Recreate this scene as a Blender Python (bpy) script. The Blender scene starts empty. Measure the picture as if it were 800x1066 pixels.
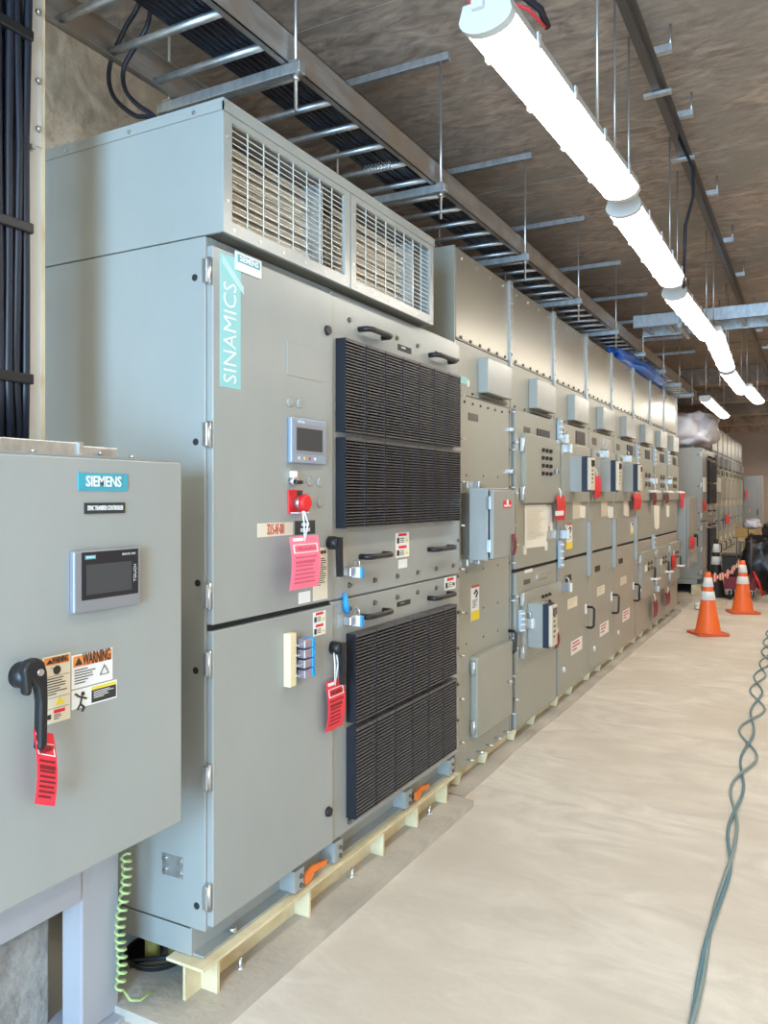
import bpy, bmesh, math, random
from mathutils import Vector, Matrix, Euler
random.seed(7)
sc = bpy.context.scene
PI = math.pi
# ---------------------------------------------------------------- camera
F = 835.0; TH = math.atan(450 / F); H = 1.6
CT, ST = math.cos(TH), math.sin(TH)
cam_d = bpy.data.cameras.new('camera'); cam = bpy.data.objects.new('camera', cam_d)
sc.collection.objects.link(cam); sc.camera = cam
cam.location = (0, 0, H); cam.rotation_euler = (PI / 2, 0, TH)
cam_d.sensor_fit = 'HORIZONTAL'; cam_d.sensor_width = 36; cam_d.lens = 36 * F / 800
cam_d.shift_y = -16 / 800; cam_d.clip_end = 200; cam_d.clip_start = .05
# ---------------------------------------------------------------- daylight from the open end of the hall
w = bpy.data.worlds.new('world'); sc.world = w; w.use_nodes = True
bg = w.node_tree.nodes['Background']
bg.inputs[0].default_value = (0.50, 0.72, 1.0, 1); bg.inputs[1].default_value = 2.2
sc.view_settings.view_transform = 'Standard'; sc.view_settings.look = 'None'
sc.view_settings.gamma = 1; sc.view_settings.use_curve_mapping = False
sc.view_settings.exposure = 1.7
LAMP = 6.0            # emission of the fluorescent diffusers
for _k, (_x, _y) in enumerate([(1.7, q) for q in (-2.2, .6, 3.4, 6.2, 9.0, 11.8, 15.5, 19.0, 22.5, 26.0)] + [(-.8, q) for q in (-2.6, -.4, 20.0, 24.0, 27.5)]):   # added warm fill for the fronts and far end, as assumed unseen lamps
    _l = bpy.data.lights.new('fill_light', 'AREA'); _l.shape = 'RECTANGLE'; _l.size = .3; _l.size_y = 2.2; _l.energy = 8.5; _l.color = (1, .88, .72)
    _o = bpy.data.objects.new('fill_light', _l); sc.collection.objects.link(_o); _o.location = (_x, _y, 3.0)

_l = bpy.data.lights.new('doorway_daylight', 'AREA'); _l.shape = 'RECTANGLE'; _l.size = 1.5; _l.size_y = 2.8; _l.energy = 165; _l.color = (.40, .70, 1)
_o = bpy.data.objects.new('doorway_daylight', _l); sc.collection.objects.link(_o); _o.location = (0.2, -3.95, 1.75); _o.rotation_euler = (PI / 2, 0, 0)   # daylight in the big doorway behind the camera
# ---------------------------------------------------------------- surveying helpers
def PX(u, v, X):      # a point on the vertical plane x = X -> (y, z)
    t = (u - 400) / F
    Y = -X * (t * ST + CT) / (ST - t * CT); f = Y * CT - X * ST
    return Y, H - (v - 517) * f / F
def PZ(u, v, Z):      # a point on the level plane z = Z -> (x, y)
    f = (H - Z) * F / (v - 517); r = (u - 400) / F * f
    return r * CT - f * ST, f * CT + r * ST
def PY(u, v, Y):      # a point on the vertical plane y = Y -> (x, z)
    t = (u - 400) / F
    X = Y * (t * CT - ST) / (CT + t * ST); f = Y * CT - X * ST
    return X, H - (v - 517) * f / F
def rect(X, u0, v0, u1, v1):   # y0, y1, z0, z1 of a patch on plane x = X from its top-left and bottom-right
    a = PX(u0, v0, X); b = PX(u1, v1, X)
    return a[0], b[0], b[1], a[1]

# ---------------------------------------------------------------- materials
MATS = {}
def principled(name, col, rough=.5, metal=0., spec=.5, emit=None, estr=0.):
    m = bpy.data.materials.new(name); m.use_nodes = True
    b = m.node_tree.nodes['Principled BSDF']
    b.inputs['Base Color'].default_value = (*col, 1); b.inputs['Roughness'].default_value = rough
    b.inputs['Metallic'].default_value = metal; b.inputs['Specular IOR Level'].default_value = spec
    if emit: b.inputs['Emission Color'].default_value = (*emit, 1); b.inputs['Emission Strength'].default_value = estr
    MATS[name] = m; return m
def noisy(name, c1, c2, scale=(3, 3, 3), detail=6, rough=(.5, .6), metal=0., bump=0., lo=.35, hi=.65, c3=None, s3=.5, spec=.5, dist=0., bscale=30):
    m = principled(name, c1, rough[0], metal, spec=spec); t = m.node_tree; N = t.nodes; L = t.links
    b = N['Principled BSDF']
    tc = N.new('ShaderNodeTexCoord'); mp = N.new('ShaderNodeMapping'); mp.inputs['Scale'].default_value = scale
    geo = N.new('ShaderNodeNewGeometry')
    L.new(geo.outputs['Position'], mp.inputs[0])
    n = N.new('ShaderNodeTexNoise'); n.inputs['Scale'].default_value = 1; n.inputs['Detail'].default_value = detail
    n.inputs['Roughness'].default_value = .62; n.inputs['Distortion'].default_value = dist
    L.new(mp.outputs[0], n.inputs[0])
    r = N.new('ShaderNodeValToRGB'); r.color_ramp.elements[0].position = lo; r.color_ramp.elements[1].position = hi
    r.color_ramp.elements[0].color = (*c1, 1); r.color_ramp.elements[1].color = (*c2, 1)
    L.new(n.outputs[0], r.inputs[0]); out = r.outputs[0]
    if c3:
        n3 = N.new('ShaderNodeTexNoise'); n3.inputs['Scale'].default_value = s3; n3.inputs['Detail'].default_value = 5
        L.new(geo.outputs['Position'], n3.inputs[0])
        r3 = N.new('ShaderNodeValToRGB'); r3.color_ramp.elements[0].position = .42; r3.color_ramp.elements[1].position = .68
        r3.color_ramp.elements[0].color = (0, 0, 0, 1); r3.color_ramp.elements[1].color = (1, 1, 1, 1)
        L.new(n3.outputs[0], r3.inputs[0])
        mx = N.new('ShaderNodeMixRGB'); L.new(r3.outputs[0], mx.inputs[0]); L.new(out, mx.inputs[1]); mx.inputs[2].default_value = (*c3, 1)
        out = mx.outputs[0]
    L.new(out, b.inputs['Base Color'])
    mr = N.new('ShaderNodeMapRange'); mr.inputs[3].default_value = rough[0]; mr.inputs[4].default_value = rough[1]
    L.new(n.outputs[0], mr.inputs[0]); L.new(mr.outputs[0], b.inputs['Roughness'])
    if bump:
        nb = N.new('ShaderNodeTexNoise'); nb.inputs['Scale'].default_value = bscale; nb.inputs['Detail'].default_value = 8
        L.new(geo.outputs['Position'], nb.inputs[0])
        bp = N.new('ShaderNodeBump'); bp.inputs['Strength'].default_value = bump; bp.inputs['Distance'].default_value = .01
        L.new(nb.outputs[0], bp.inputs['Height']); L.new(bp.outputs[0], b.inputs['Normal'])
    return m
noisy('floor', (.58, .525, .455), (.75, .69, .60), (2.2, 4.5, 1), 12, (.55, .75), bump=.15, c3=(.60, .53, .44), s3=1.1, dist=1.5)
noisy('ceiling', (.25, .20, .17), (.56, .46, .38), (5, 12, 3), 12, (.8, .9), bump=.7, c3=(.30, .27, .23), s3=1.5, dist=1.2, bscale=12, lo=.36, hi=.68)
noisy('wall', (.50, .35, .22), (.86, .65, .45), (6, 6, 6), 12, (.8, .9), bump=1.0, c3=(.58, .43, .29), s3=2.2, bscale=10, dist=1.6, lo=.38, hi=.66)
noisy('end_wall', (.48, .42, .39), (.58, .52, .48), (.5, .5, .7), 6, (.8, .9))
noisy('pad', (.44, .40, .34), (.60, .54, .46), (6, 6, 6), 8, (.8, .9), bump=.5, c3=(.36, .33, .28), s3=3)
noisy('block', (.42, .40, .37), (.22, .21, .20), (7, 7, 7), 9, (.85, .95), bump=.9, lo=.4, hi=.7)
noisy('drive_gray', (.325, .34, .325), (.36, .375, .355), (1.5, 1.5, .8), 6, (.20, .30), spec=.5)
noisy('gear_gray', (.315, .318, .275), (.35, .352, .305), (1.2, 1.2, .9), 5, (.34, .46), spec=.5)
noisy('rust_door', (.325, .318, .27), (.38, .33, .275), (2.5, 2.5, 1.5), 6, (.4, .5))
noisy('top_sheet', (.36, .34, .29), (.40, .38, .32), (1, 1, 3), 4, (.30, .38), metal=.6)
noisy('galv', (.50, .52, .53), (.66, .68, .69), (30, 30, 12), 5, (.34, .5), metal=.85)
noisy('galv_old', (.36, .35, .34), (.56, .55, .53), (8, 3, 18), 5, (.36, .5), metal=.7, c3=(.44, .36, .29), s3=5)
noisy('beam_cream', (.74, .62, .36), (.80, .70, .48), (3, 3, 8), 7, (.4, .55), c3=(.60, .50, .30), s3=9)
noisy('pedestal', (.40, .40, .43), (.44, .44, .48), (3, 3, 2), 5, (.45, .6))
noisy('strut_side', (.62, .61, .58), (.72, .71, .68), (6, 6, 2), 5, (.5, .6), metal=.3)
noisy('plywood', (.62, .52, .33), (.74, .64, .45), (12, 12, 3), 5, (.7, .8))
noisy('foil', (.66, .60, .51), (.86, .80, .69), (3, 3, 40), 4, (.3, .4), metal=.35)
noisy('black_sheet', (.012, .012, .014), (.03, .03, .032), (8, 8, 8), 4, (.22, .4))
noisy('cardboard', (.50, .30, .10), (.60, .38, .15), (9, 9, 9), 4, (.7, .8))
noisy('blue_sheet', (.02, .10, .42), (.04, .18, .62), (9, 9, 9), 4, (.3, .5))
noisy('far_gray', (.33, .34, .31), (.36, .37, .34), (1, 1, 1), 4, (.4, .5))
for n, c, r, m_ in (
    ('black', (.012, .012, .014), .4, 0), ('filter_black', (.078, .074, .078), .36, 0), ('filter_back', (.008, .008, .01), .8, 0), ('gap', (.02, .02, .02), .8, 0), ('cable', (.012, .014, .024), .42, 0),
    ('steel', (.62, .63, .64), .28, .9), ('bolt', (.55, .54, .5), .3, .85), ('dark_bolt', (.16, .15, .13), .4, .7),
    ('wire', (.62, .64, .60), .4, .1), ('white', (.82, .82, .80), .5, 0), ('paper', (.80, .78, .70), .7, 0), ('tie', (.86, .86, .84), .5, 0),
    ('teal', (.05, .36, .46), .4, 0), ('teal_pale', (.28, .60, .62), .45, 0), ('teal_light', (.45, .70, .71), .45, 0), ('orange', (.82, .27, .06), .5, 0), ('label_yellow', (.85, .66, .04), .5, 0),
    ('cream', (.76, .70, .56), .5, 0), ('red', (.72, .02, .025), .45, 0), ('tag_red', (.85, .035, .06), .5, 0), ('tag_pink', (.95, .20, .30), .5, 0), ('dark_red', (.20, .012, .02), .5, 0),
    ('print', (.03, .03, .03), .6, 0), ('print_red', (.55, .10, .06), .6, 0), ('rail_blue', (.42, .52, .60), .4, 0), ('lock_blue', (.02, .30, .72), .4, 0), ('rail_dark', (.13, .12, .115), .4, .6), ('post_gray', (.17, .20, .22), .45, .2), ('flange_gray', (.42, .44, .44), .42, .6), ('print_pink', (.70, .10, .18), .6, 0), ('filter_side', (.006, .007, .014), .7, 0),
    ('lock_body', (.42, .36, .42), .35, .5), ('mount_cream', (.78, .68, .42), .5, 0), ('screen_frame', (.34, .37, .42), .35, .5), ('screen_blue', (.30, .36, .46), .4, .2), ('screen', (.02, .022, .028), .12, 0), ('screen_gray', (.06, .065, .07), .15, 0),
    ('cone', (.92, .16, .03), .42, 0), ('cone_base', (.62, .12, .05), .55, 0), ('rubber', (.02, .02, .02), .6, 0), ('floor_cord', (.10, .22, .27), .5, 0), ('mesh_cord', (.22, .30, .30), .6, 0),
    ('green_wire', (.50, .66, .28), .4, 0), ('yellow_pipe', (.50, .46, .14), .45, 0), ('bracket_orange', (.85, .20, .03), .5, 0), ('housing', (.60, .60, .58), .5, 0),
    ('beige_gear', (.64, .58, .46), .5, 0), ('relay_side', (.34, .42, .50), .4, .1), ('relay_dark', (.012, .018, .038), .5, 0), ('dial', (.10, .09, .07), .5, 0), ('tape_white', (.85, .78, .7), .5, 0)):
    principled(n, c, r, m_)
principled('diffuser', (.9, .9, .9), .5, emit=(1.0, .93, .82), estr=LAMP)
pl = principled('plastic_wrap', (.86, .86, .95), .22); pl.node_tree.nodes['Principled BSDF'].inputs['Alpha'].default_value = .93
M = MATS

# ---------------------------------------------------------------- mesh builder
class MB:
    def __init__(s): s.v = []; s.f = []; s.sm = []; s.mi = []; s.cur = 0
    def add(s, vs, fs, smooth=False):
        k = len(s.v); s.v += [tuple(p) for p in vs]; s.f += [tuple(i + k for i in f) for f in fs]; s.sm += [smooth] * len(fs); s.mi += [s.cur] * len(fs); return s
    def box(s, x0, x1, y0, y1, z0, z1, b=0.0):
        if x0 > x1: x0, x1 = x1, x0
        if y0 > y1: y0, y1 = y1, y0
        if z0 > z1: z0, z1 = z1, z0
        if b:
            bm = bmesh.new(); bmesh.ops.create_cube(bm, size=1)
            for v in bm.verts: v.co = Vector(((x0 + x1) / 2 + v.co.x * (x1 - x0), (y0 + y1) / 2 + v.co.y * (y1 - y0), (z0 + z1) / 2 + v.co.z * (z1 - z0)))
            bmesh.ops.bevel(bm, geom=bm.edges[:], offset=min(b, (x1-x0)*.45, (y1-y0)*.45, (z1-z0)*.45), segments=2, affect='EDGES', profile=.5)
            bm.verts.index_update()
            s.add([v.co[:] for v in bm.verts], [[v.index for v in f.verts] for f in bm.faces], False); bm.free(); return s
        vs = [(x, y, z) for x in (x0, x1) for y in (y0, y1) for z in (z0, z1)]
        return s.add(vs, [(0, 1, 3, 2), (4, 6, 7, 5), (0, 4, 5, 1), (2, 3, 7, 6), (0, 2, 6, 4), (1, 5, 7, 3)])
    def prism(s, pts, axis, a, b):     # polygon extruded along axis ('x': pts are (y,z); 'y': (x,z); 'z': (x,y))
        def P(p, t): return {'x': (t, p[0], p[1]), 'y': (p[0], t, p[1]), 'z': (p[0], p[1], t)}[axis]
        n = len(pts); vs = [P(p, a) for p in pts] + [P(p, b) for p in pts]
        return s.add(vs, [tuple(range(n)), tuple(range(2 * n - 1, n - 1, -1))] + [(i, (i + 1) % n, n + (i + 1) % n, n + i) for i in range(n)])
    def tube(s, pts, r, n=8, closed=False):
        pts = [Vector(p) for p in pts]; m = len(pts); rs = r if isinstance(r, (list, tuple)) else [r] * m
        vs = []; ref = None
        for i, p in enumerate(pts):
            t = ((pts[(i + 1) % m] if (i < m - 1 or closed) else pts[i]) - (pts[i - 1] if (i > 0 or closed) else pts[i])).normalized()
            if ref is None:
                ref = t.cross(Vector((0, 0, 1)))
                if ref.length < .1: ref = t.cross(Vector((1, 0, 0)))
            ref = (ref - t * ref.dot(t)).normalized(); q = t.cross(ref)
            for k in range(n):
                a = 2 * PI * k / n; vs.append(p + (ref * math.cos(a) + q * math.sin(a)) * rs[i])
        fs = [(i * n + k, i * n + (k + 1) % n, ((i + 1) % m) * n + (k + 1) % n, ((i + 1) % m) * n + k) for i in range(m if closed else m - 1) for k in range(n)]
        s.add(vs, fs, True)
        if not closed:
            k = len(s.v) - len(vs); s.f += [tuple(k + j for j in range(n - 1, -1, -1)), tuple(k + (m - 1) * n + j for j in range(n))]; s.sm += [False, False]; s.mi += [s.cur, s.cur]
        return s
    def cyl(s, p, q, r, n=12): return s.tube([p, q], r, n)
    def lathe(s, prof, c=(0, 0, 0), n=24):   # prof: (r, z)
        vs = [(c[0] + r * math.cos(2 * PI * k / n), c[1] + r * math.sin(2 * PI * k / n), c[2] + z) for r, z in prof for k in range(n)]
        fs = [(i * n + k, i * n + (k + 1) % n, (i + 1) * n + (k + 1) % n, (i + 1) * n + k) for i in range(len(prof) - 1) for k in range(n)]
        return s.add(vs, fs, True)
    def mesh(s, name, mat, off=(0, 0, 0)):
        me = bpy.data.meshes.new(name); ox, oy, oz = off
        me.from_pydata([(x - ox, y - oy, z - oz) for x, y, z in s.v], [], s.f); me.update()
        me.polygons.foreach_set('use_smooth', s.sm)
        mats = mat if isinstance(mat, tuple) else (mat,)
        if len(mats) > 1: me.polygons.foreach_set('material_index', s.mi)
        bm = bmesh.new(); bm.from_mesh(me); bmesh.ops.recalc_face_normals(bm, faces=bm.faces[:]); bm.to_mesh(me); bm.free()
        
        for q in mats: me.materials.append(M[q])
        return me
    def build(s, name, mat, parent=None):    # coordinates are world ones; the parent's own place is subtracted
        off = parent['_o'] if parent is not None and '_o' in parent else (0, 0, 0)
        if parent is None and s.v:       # a one-mesh thing gets its origin at its base
            xs, ys, zs = zip(*s.v); off = ((min(xs) + max(xs)) / 2, (min(ys) + max(ys)) / 2, min(zs))
        o = bpy.data.objects.new(name, s.mesh(name, mat, off)); sc.collection.objects.link(o)
        if parent is None: o.location = off; o['_o'] = off
        else: o.parent = parent; o['_o'] = off
        return o
def thing(name, label, cat, loc, group=None):
    o = bpy.data.objects.new(name, None); sc.collection.objects.link(o); o.location = loc; o.empty_display_size = .1
    o['_o'] = loc; o['label'] = label; o['category'] = cat
    if group: o['group'] = group
    return o
def tagit(o, label, cat, group=None):
    o['label'] = label; o['category'] = cat
    if group: o['group'] = group
    return o
def struct(mb, name, mat, parent=None):
    o = mb.build(name, mat, parent); o['kind'] = 'structure'; return o
def Bx(*a, b=0.0): return MB().box(*a, b=b)
def copy_tree(o, parent=None, dy=0., dloc=None):
    c = o.copy(); sc.collection.objects.link(c); c.parent = parent
    for ch in list(o.children): copy_tree(ch, c)
    return c
_shared = {}
def inst(key, make, name, mat, parent, loc):     # alike small pieces share one mesh, modelled about its own origin
    if key not in _shared: _shared[key] = make().mesh(name, mat)
    o = bpy.data.objects.new(name, _shared[key]); sc.collection.objects.link(o); o.parent = parent
    off = parent['_o']; o.location = (loc[0] - off[0], loc[1] - off[1], loc[2] - off[2]); o['_o'] = tuple(loc); return o
def hexhead(r=.009, l=.008):
    m = MB(); m.tube([(-.002, 0, 0), (.001, 0, 0)], r * 1.4, 10); m.tube([(0, 0, 0), (l, 0, 0)], r, 6); return m
def bolt(parent, X, y, z, kind='bolt', r=.009, l=.009): return inst(('b', kind, r, l), lambda: hexhead(r, l), 'bolt', kind, parent, (X, y, z))
def stud(parent, X, y, z): return inst('stud', lambda: MB().tube([(0, 0, 0), (.045, 0, -.002)], .006, 8), 'threaded_stud', 'steel', parent, (X, y, z))
def text(body, name, mat, parent, X, y, z, size, align='CENTER', up=False, sx=1.0, font_off=0.0, shear=0., ext=.0006, align_y='CENTER', fit=None):
    c = bpy.data.curves.new(name, 'FONT'); c.body = body; c.size = size; c.extrude = ext; c.align_x = align; c.align_y = align_y
    c.offset = font_off; c.resolution_u = 2
    t0 = bpy.data.objects.new(name, c); sc.collection.objects.link(t0)
    bpy.context.view_layer.update(); me = bpy.data.meshes.new_from_object(t0.evaluated_get(bpy.context.evaluated_depsgraph_get()))
    bpy.data.objects.remove(t0); me.materials.clear(); me.materials.append(M[mat])
    if fit:
        xs = [v.co.x for v in me.vertices]; sx = fit / (max(xs) - min(xs))
    for v in me.vertices: v.co.x *= sx
    t = bpy.data.objects.new(name, me); sc.collection.objects.link(t); t.parent = parent
    off = parent['_o']; t.location = (X - off[0], y - off[1], z - off[2])
    if up: t.rotation_euler = Matrix(((0, 0, 1), (0, -1, 0), (1, 0, 0))).to_euler()
    else: t.rotation_euler = (PI / 2, 0, PI / 2)
    return t
def handle_bow(parent, X, y0, y1, z0, z1, r=.011, d=.045, mat='black', name='handle'):
    # a bow handle standing off the plane x = X, between two feet
    a = Vector((X, y0, z0)); b = Vector((X, y1, z1)); e = (b - a) * .16; o = Vector((d, 0, 0))
    m = MB(); m.tube([a, a + o * .75, a + o + e * .6, a + o + e * 1.4, b + o - e * 1.4, b + o - e * .6, b + o * .75, b], r, 8)
    return m.build(name, mat, parent)

# ================================================================= setting
Zc = 3.92
f = struct(Bx(-3.3, 4.0, -4.0, 31.0, -.12, 0), 'floor', 'floor')
c = struct(Bx(-3.3, 4.0, -4.0, 31.0, Zc + .012, Zc + .2), 'ceiling', 'ceiling')
y = -4.0; k = 0
while y < 30.9:
    yy = min(y + 1.22, 31)
    struct(Bx(-3.1, 3.9, y + .003, yy - .003, Zc + random.uniform(-.004, .004), Zc + .012), 'ceiling_board', 'ceiling', c); y = yy
for yb in (15.5, 18.5, 21.5, 24.5, 27.5): struct(Bx(-3.1, 3.9, yb, yb + .35, Zc - .30, Zc - .006), 'ceiling_beam', 'ceiling', c)
struct(Bx(-3.3, -3.1, -4, 31, 0, Zc), 'wall_left', 'wall')
struct(Bx(3.9, 4.1, -4, 31, 0, Zc), 'wall_right', 'wall')
struct(Bx(-3.1, 3.9, 30, 30.2, 0, Zc), 'wall_back', 'end_wall')
struct(MB().box(-3.1, -.9, -4.2, -4.0, 0, Zc).box(1.3, 3.9, -4.2, -4.0, 0, Zc).box(-.9, 1.3, -4.2, -4.0, 3.3, Zc), 'wall_front', 'wall')

# ================================================================= drive cabinet (near)
def slat_panel_mesh(wd, ht, n, top):
    m = MB(); g = .004; d = .045
    m.cur = 1; m.box(-.005, .004, g, wd - g, 0, ht); m.cur = 0                       # dark backing
    p = ht / n
    for i in range(n):
        z = i * p
        m.prism([(0, z + p * .12), (d, z + p * .02), (d, z + p * .42), (0, z + p * .62)], 'y', g, wd - g)
    m.cur = 1; m.box(0, d, 0, g, 0, ht); m.box(0, d * .9, wd - g, wd, 0, ht); m.cur = 0
    m.box(0, d + .001, g, wd - g, ht - .012, ht); m.box(0, d + .001, g, wd - g, 0, .006)
    return m
def filter_bank(parent, X, y0, y1, z0, z1, cols, n):
    wd = (y1 - y0) / cols
    key = ('f', round(wd, 4), round(z1 - z0, 4), n)
    for i in range(cols): inst(key, lambda: slat_panel_mesh(wd, z1 - z0, n, 0), 'louver_panel', ('filter_black', 'filter_side'), parent, (X, y0 + i * wd, z0))

def hinge(parent, X, y, z, hh=.075, gx=.02):
    m = MB(); m.box(X, X + gx, y - .012, y + .010, z - hh / 2, z + hh / 2, b=.003); m.cyl((X + gx, y, z - hh / 2 - .004), (X + gx, y, z + hh / 2 + .004), .007, 8)
    return m.build('hinge', 'steel', parent)
def sticker(parent, X, y0, y1, z0, z1, mat='white', name='sticker', th=.0012, label=None):
    o = Bx(X, X + th, y0, y1, z0, z1).build(name, mat, parent)
    if label: o['label'] = label
    return o
def lines(parent, X, y0, y1, z0, z1, n, mat='print', fill=.38, name='fine_print'):
    m = MB(); p = (z1 - z0) / n; r = random.Random(int(y0 * 1000) + n)
    for i in range(n):
        e = y0 + (y1 - y0) * (r.uniform(.6, 1) if i < n - 1 else .5)
        m.box(X, X + .0006, y0, e, z1 - p * (i + fill), z1 - p * i)
    o = m.build(name, mat, parent); o['kind'] = 'stuff'; return o
def warn_small(parent, X, y0, y1, z0, z1, n=2):    # white safety stickers with red header and yellow triangle
    st = sticker(parent, X, y0, y1, z0, z1, 'white', 'safety_sticker', label='white safety sticker with red headings')
    hz = (z1 - z0) / n; w_ = y1 - y0
    m = MB(); m2 = MB(); m3 = MB()
    for i in range(n):
        t = z1 - i * hz
        m.box(X + .001, X + .002, y0 + w_ * .2, y0 + w_ * .8, t - hz * .28, t - hz * .06)
        m2.prism([(y0 + w_ * .68, t - hz * .8), (y0 + w_ * .95, t - hz * .8), (y0 + w_ * .81, t - hz * .45)], 'x', X + .001, X + .002)
        m3.box(X + .001, X + .002, y0 + w_ * .08, y0 + w_ * .26, t - hz * .85, t - hz * .4)
        for q in range(3): m3.box(X + .001, X + .0018, y0 + w_ * .32, y0 + w_ * .62, t - hz * (.5 + q * .15), t - hz * (.44 + q * .15))
    m.build('heading', 'red', st); m2.build('warning_triangle', 'label_yellow', st); m3.build('pictogram', 'print', st)

XD = -1.655; XF = -1.68; XP = -1.672
def drive_cabinet(Y0, near=True):
    """front-facing coordinates are measured with the cabinet's left edge at 1.94"""
    lab = 'large grey two-bay drive cabinet with black louvered filters, nearest the camera' if near else 'distant grey drive cabinet with plastic-wrapped top beyond the long switchgear row'
    c = thing('drive_cabinet', lab, 'cabinet', (-2.2, 2.9, .19), 'drive cabinets')
    yL, yR, zb, zt = 1.94, 3.94, .238, 2.415
    # carcass: side, back, top, bottom and the front frame
    m = MB(); m.box(-2.85, XF, yL, yL + .02, zb, zt, b=.004); m.build('side_panel', 'drive_gray', c)
    m = MB(); m.box(-2.85, XF, yR - .02, yR, zb, zt); m.build('side_panel', 'drive_gray', c)
    m = MB(); m.box(-2.85, -2.83, yL + .02, yR - .02, zb, zt); m.box(-2.83, XF - .002, yL + .02, yR - .02, zt - .02, zt); m.box(-2.83, XF - .002, yL + .02, yR - .02, zb, zb + .02)
    m.build('body', 'drive_gray', c)
    ym = PX(347.5, 500, XD)[0]
    m = MB()
    m.box(XF - .03, XF, yL + .02, yL + .055, zb, zt); m.box(XF - .03, XF, ym - .03, ym + .03, zb, zt); m.box(XF - .03, XF, yR - .05, yR - .02, zb, zt)
    m.box(XF - .03, XF - .004, yL + .055, ym, zb, zt); m.box(XF - .03, XF - .004, ym, yR - .05, zb, zt)
    m.build('front_frame', 'drive_gray', c)
    # two swing doors on the left bay
    dy0 = PX(222, 500, XD)[0]; dy1 = ym - .004
    zs_hi = PX(222, 651, XD)[1]; zs_lo = PX(222, 657.5, XD)[1]
    for (a, b_) in ((zs_hi, zt - .03), (.255, zs_lo)):
        m = MB(); m.box(XF - .001, XD, dy0, dy1, a, b_, b=.004); d = m.build('door', 'drive_gray', c)
    Bx(XF - .004, XF + .006, dy0, dy1, zs_lo, zs_hi).build('door_gap', 'gap', c)
    for v in (281, 452, 621): hinge(c, XF, dy0 - .012, PX(218, v, XD)[1])
    for v in (692, 811, 936): hinge(c, XF, dy0 - .012, PX(218, v, XD)[1])
    # side holes
    for (u, v) in ((203, 289), (204, 460), (206, 607), (204, 698), (205, 943)):
        x, z = PY(u, v, yL); m = MB(); m.cyl((x, yL - .002, z), (x, yL + .003, z), .011, 14); m.build('bolt_hole', 'gap', c)
    if near:
        x0, z1 = PY(170, 884, yL); x1, z0 = PY(191, 915, yL)
        p = Bx(x0, x1, yL - .004, yL, z0, z1 - .01).build('cover_plate', 'galv', c); p['label'] = 'bare metal cover plate'
        for x in (x0 + .012, x1 - .012):
            for z in (z0 + .015, z1 - .025): MB().cyl((x, yL - .010, z), (x, yL - .003, z), .009, 8).build('bolt', 'bolt', p)
    # right bay: two bolted panels with filter banks
    zm = PX(348, 625, XP)[1]
    ry0, ry1 = ym + .006, yR - .004
    for a, b_ in ((zm + .004, zt - .012), (.252, zm - .004)):
        m = MB(); m.box(XF - .001, XP + .006, ry0, ry1, a, b_, b=.003); m.build('bolted_panel', 'drive_gray', c)
    XB = XP + .006
    nb = 6
    for z in (zt - .10, zm + .05, zm - .045, .285):
        for i in range(nb): bolt(c, XB, ry0 + .13 + i * (ry1 - ry0 - .22) / (nb - 1), z, 'dark_bolt')
    for i in range(11): bolt(c, XB, ry1 - .025, .42 + i * .19, 'dark_bolt', .007)
    # filters
    fy0 = PX(352, 500, XD)[0]; fy1 = PX(476.5, 500, XD)[0] - .03
    z_t = PX(352, 352, XD)[1]; z_b = PX(352, 550, XD)[1]; z_m1 = PX(352, 449, XD)[1]; z_m0 = PX(352, 455, XD)[1]
    filter_bank(c, XB, fy0, fy1, z_m1, z_t, 7, 30); filter_bank(c, XB, fy0, fy1, z_b, z_m0, 7, 30)
    gy0 = PX(363, 500, XD)[0]; gy1 = PX(470, 500, XD)[0]
    z_t = PX(363, 660, XD)[1]; z_b = PX(363, 852, XD)[1]; z_m1 = PX(363, 752, XD)[1]; z_m0 = PX(363, 758, XD)[1]
    filter_bank(c, XB, gy0, gy1, z_m1, z_t, 6, 26); filter_bank(c, XB, gy0, gy1, z_b, z_m0, 6, 26)
    # bow handles
    for (u0, v0, u1, v1) in ((374, 346, 398, 349), (447, 373, 467, 374), (375, 580, 399, 576), (446, 572, 466, 569), (375, 641, 399, 636), (446, 622, 466, 618)):
        y0, za = PX(u0, v0, XB); y1, z2 = PX(u1, v1, XB)
        za = z2 = (za + z2) / 2
        handle_bow(c, XB, y0, y1, za, z2, .012, .05)
    # latches on the swing door edge
    for (u, v) in ((343.5, 345), (344.5, 843)):
        y, z = PX(u, v, XD); m = MB(); m.tube([(XD, y - .02, z), (XD + .012, y - .02, z)], [.02, .017], 14); m.build('door_latch', 'black', c)
    # frame below: channel, feet and lift brackets
    m = MB(); zc0, zc1 = .150, .234; xb = -1.735
    m.box(xb - .006, xb, yL, yR, zc0, zc1 + .004); m.box(xb, XF - .01, yL + .005, yR, zc0, zc0 + .008); m.box(xb - .3, xb, yL, yL + .008, zc0, zc1)
    m.build('base_channel', 'drive_gray', c)
    m = MB(); m.box(-2.85, xb - .02, yL + .004, yL + .03, zc0, zc1); m.box(-2.85, -2.8, yL, yR, zc0, zc1); m.build('base_channel', 'drive_gray', c)
    for u, v in ((311, 930), (352, 893), (425, 830), (470, 798)):
        y, z = PX(u, v, XP); m = MB(); m.box(xb - .02, XP + .004, y - .03, y + .03, zc0 + .006, zc1 + .0); ft = m.build('foot_bracket', 'drive_gray', c)
        for zz in (zc0 + .022, zc0 + .055): bolt(ft, XP + .004, y + .01, zz, 'dark_bolt', .007)
    y, _ = PX(240, 900, XF); MB().tube([(xb + .035, 2.10, zc0 + .008), (xb + .035, 2.10, zc0 + .026)], .014, 6).build('bolt', 'bolt', c)
    Bx(-2.6, xb - .10, yL + .3, yR - .3, zc0, zb).build('plinth_core', 'gap', c)
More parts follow.
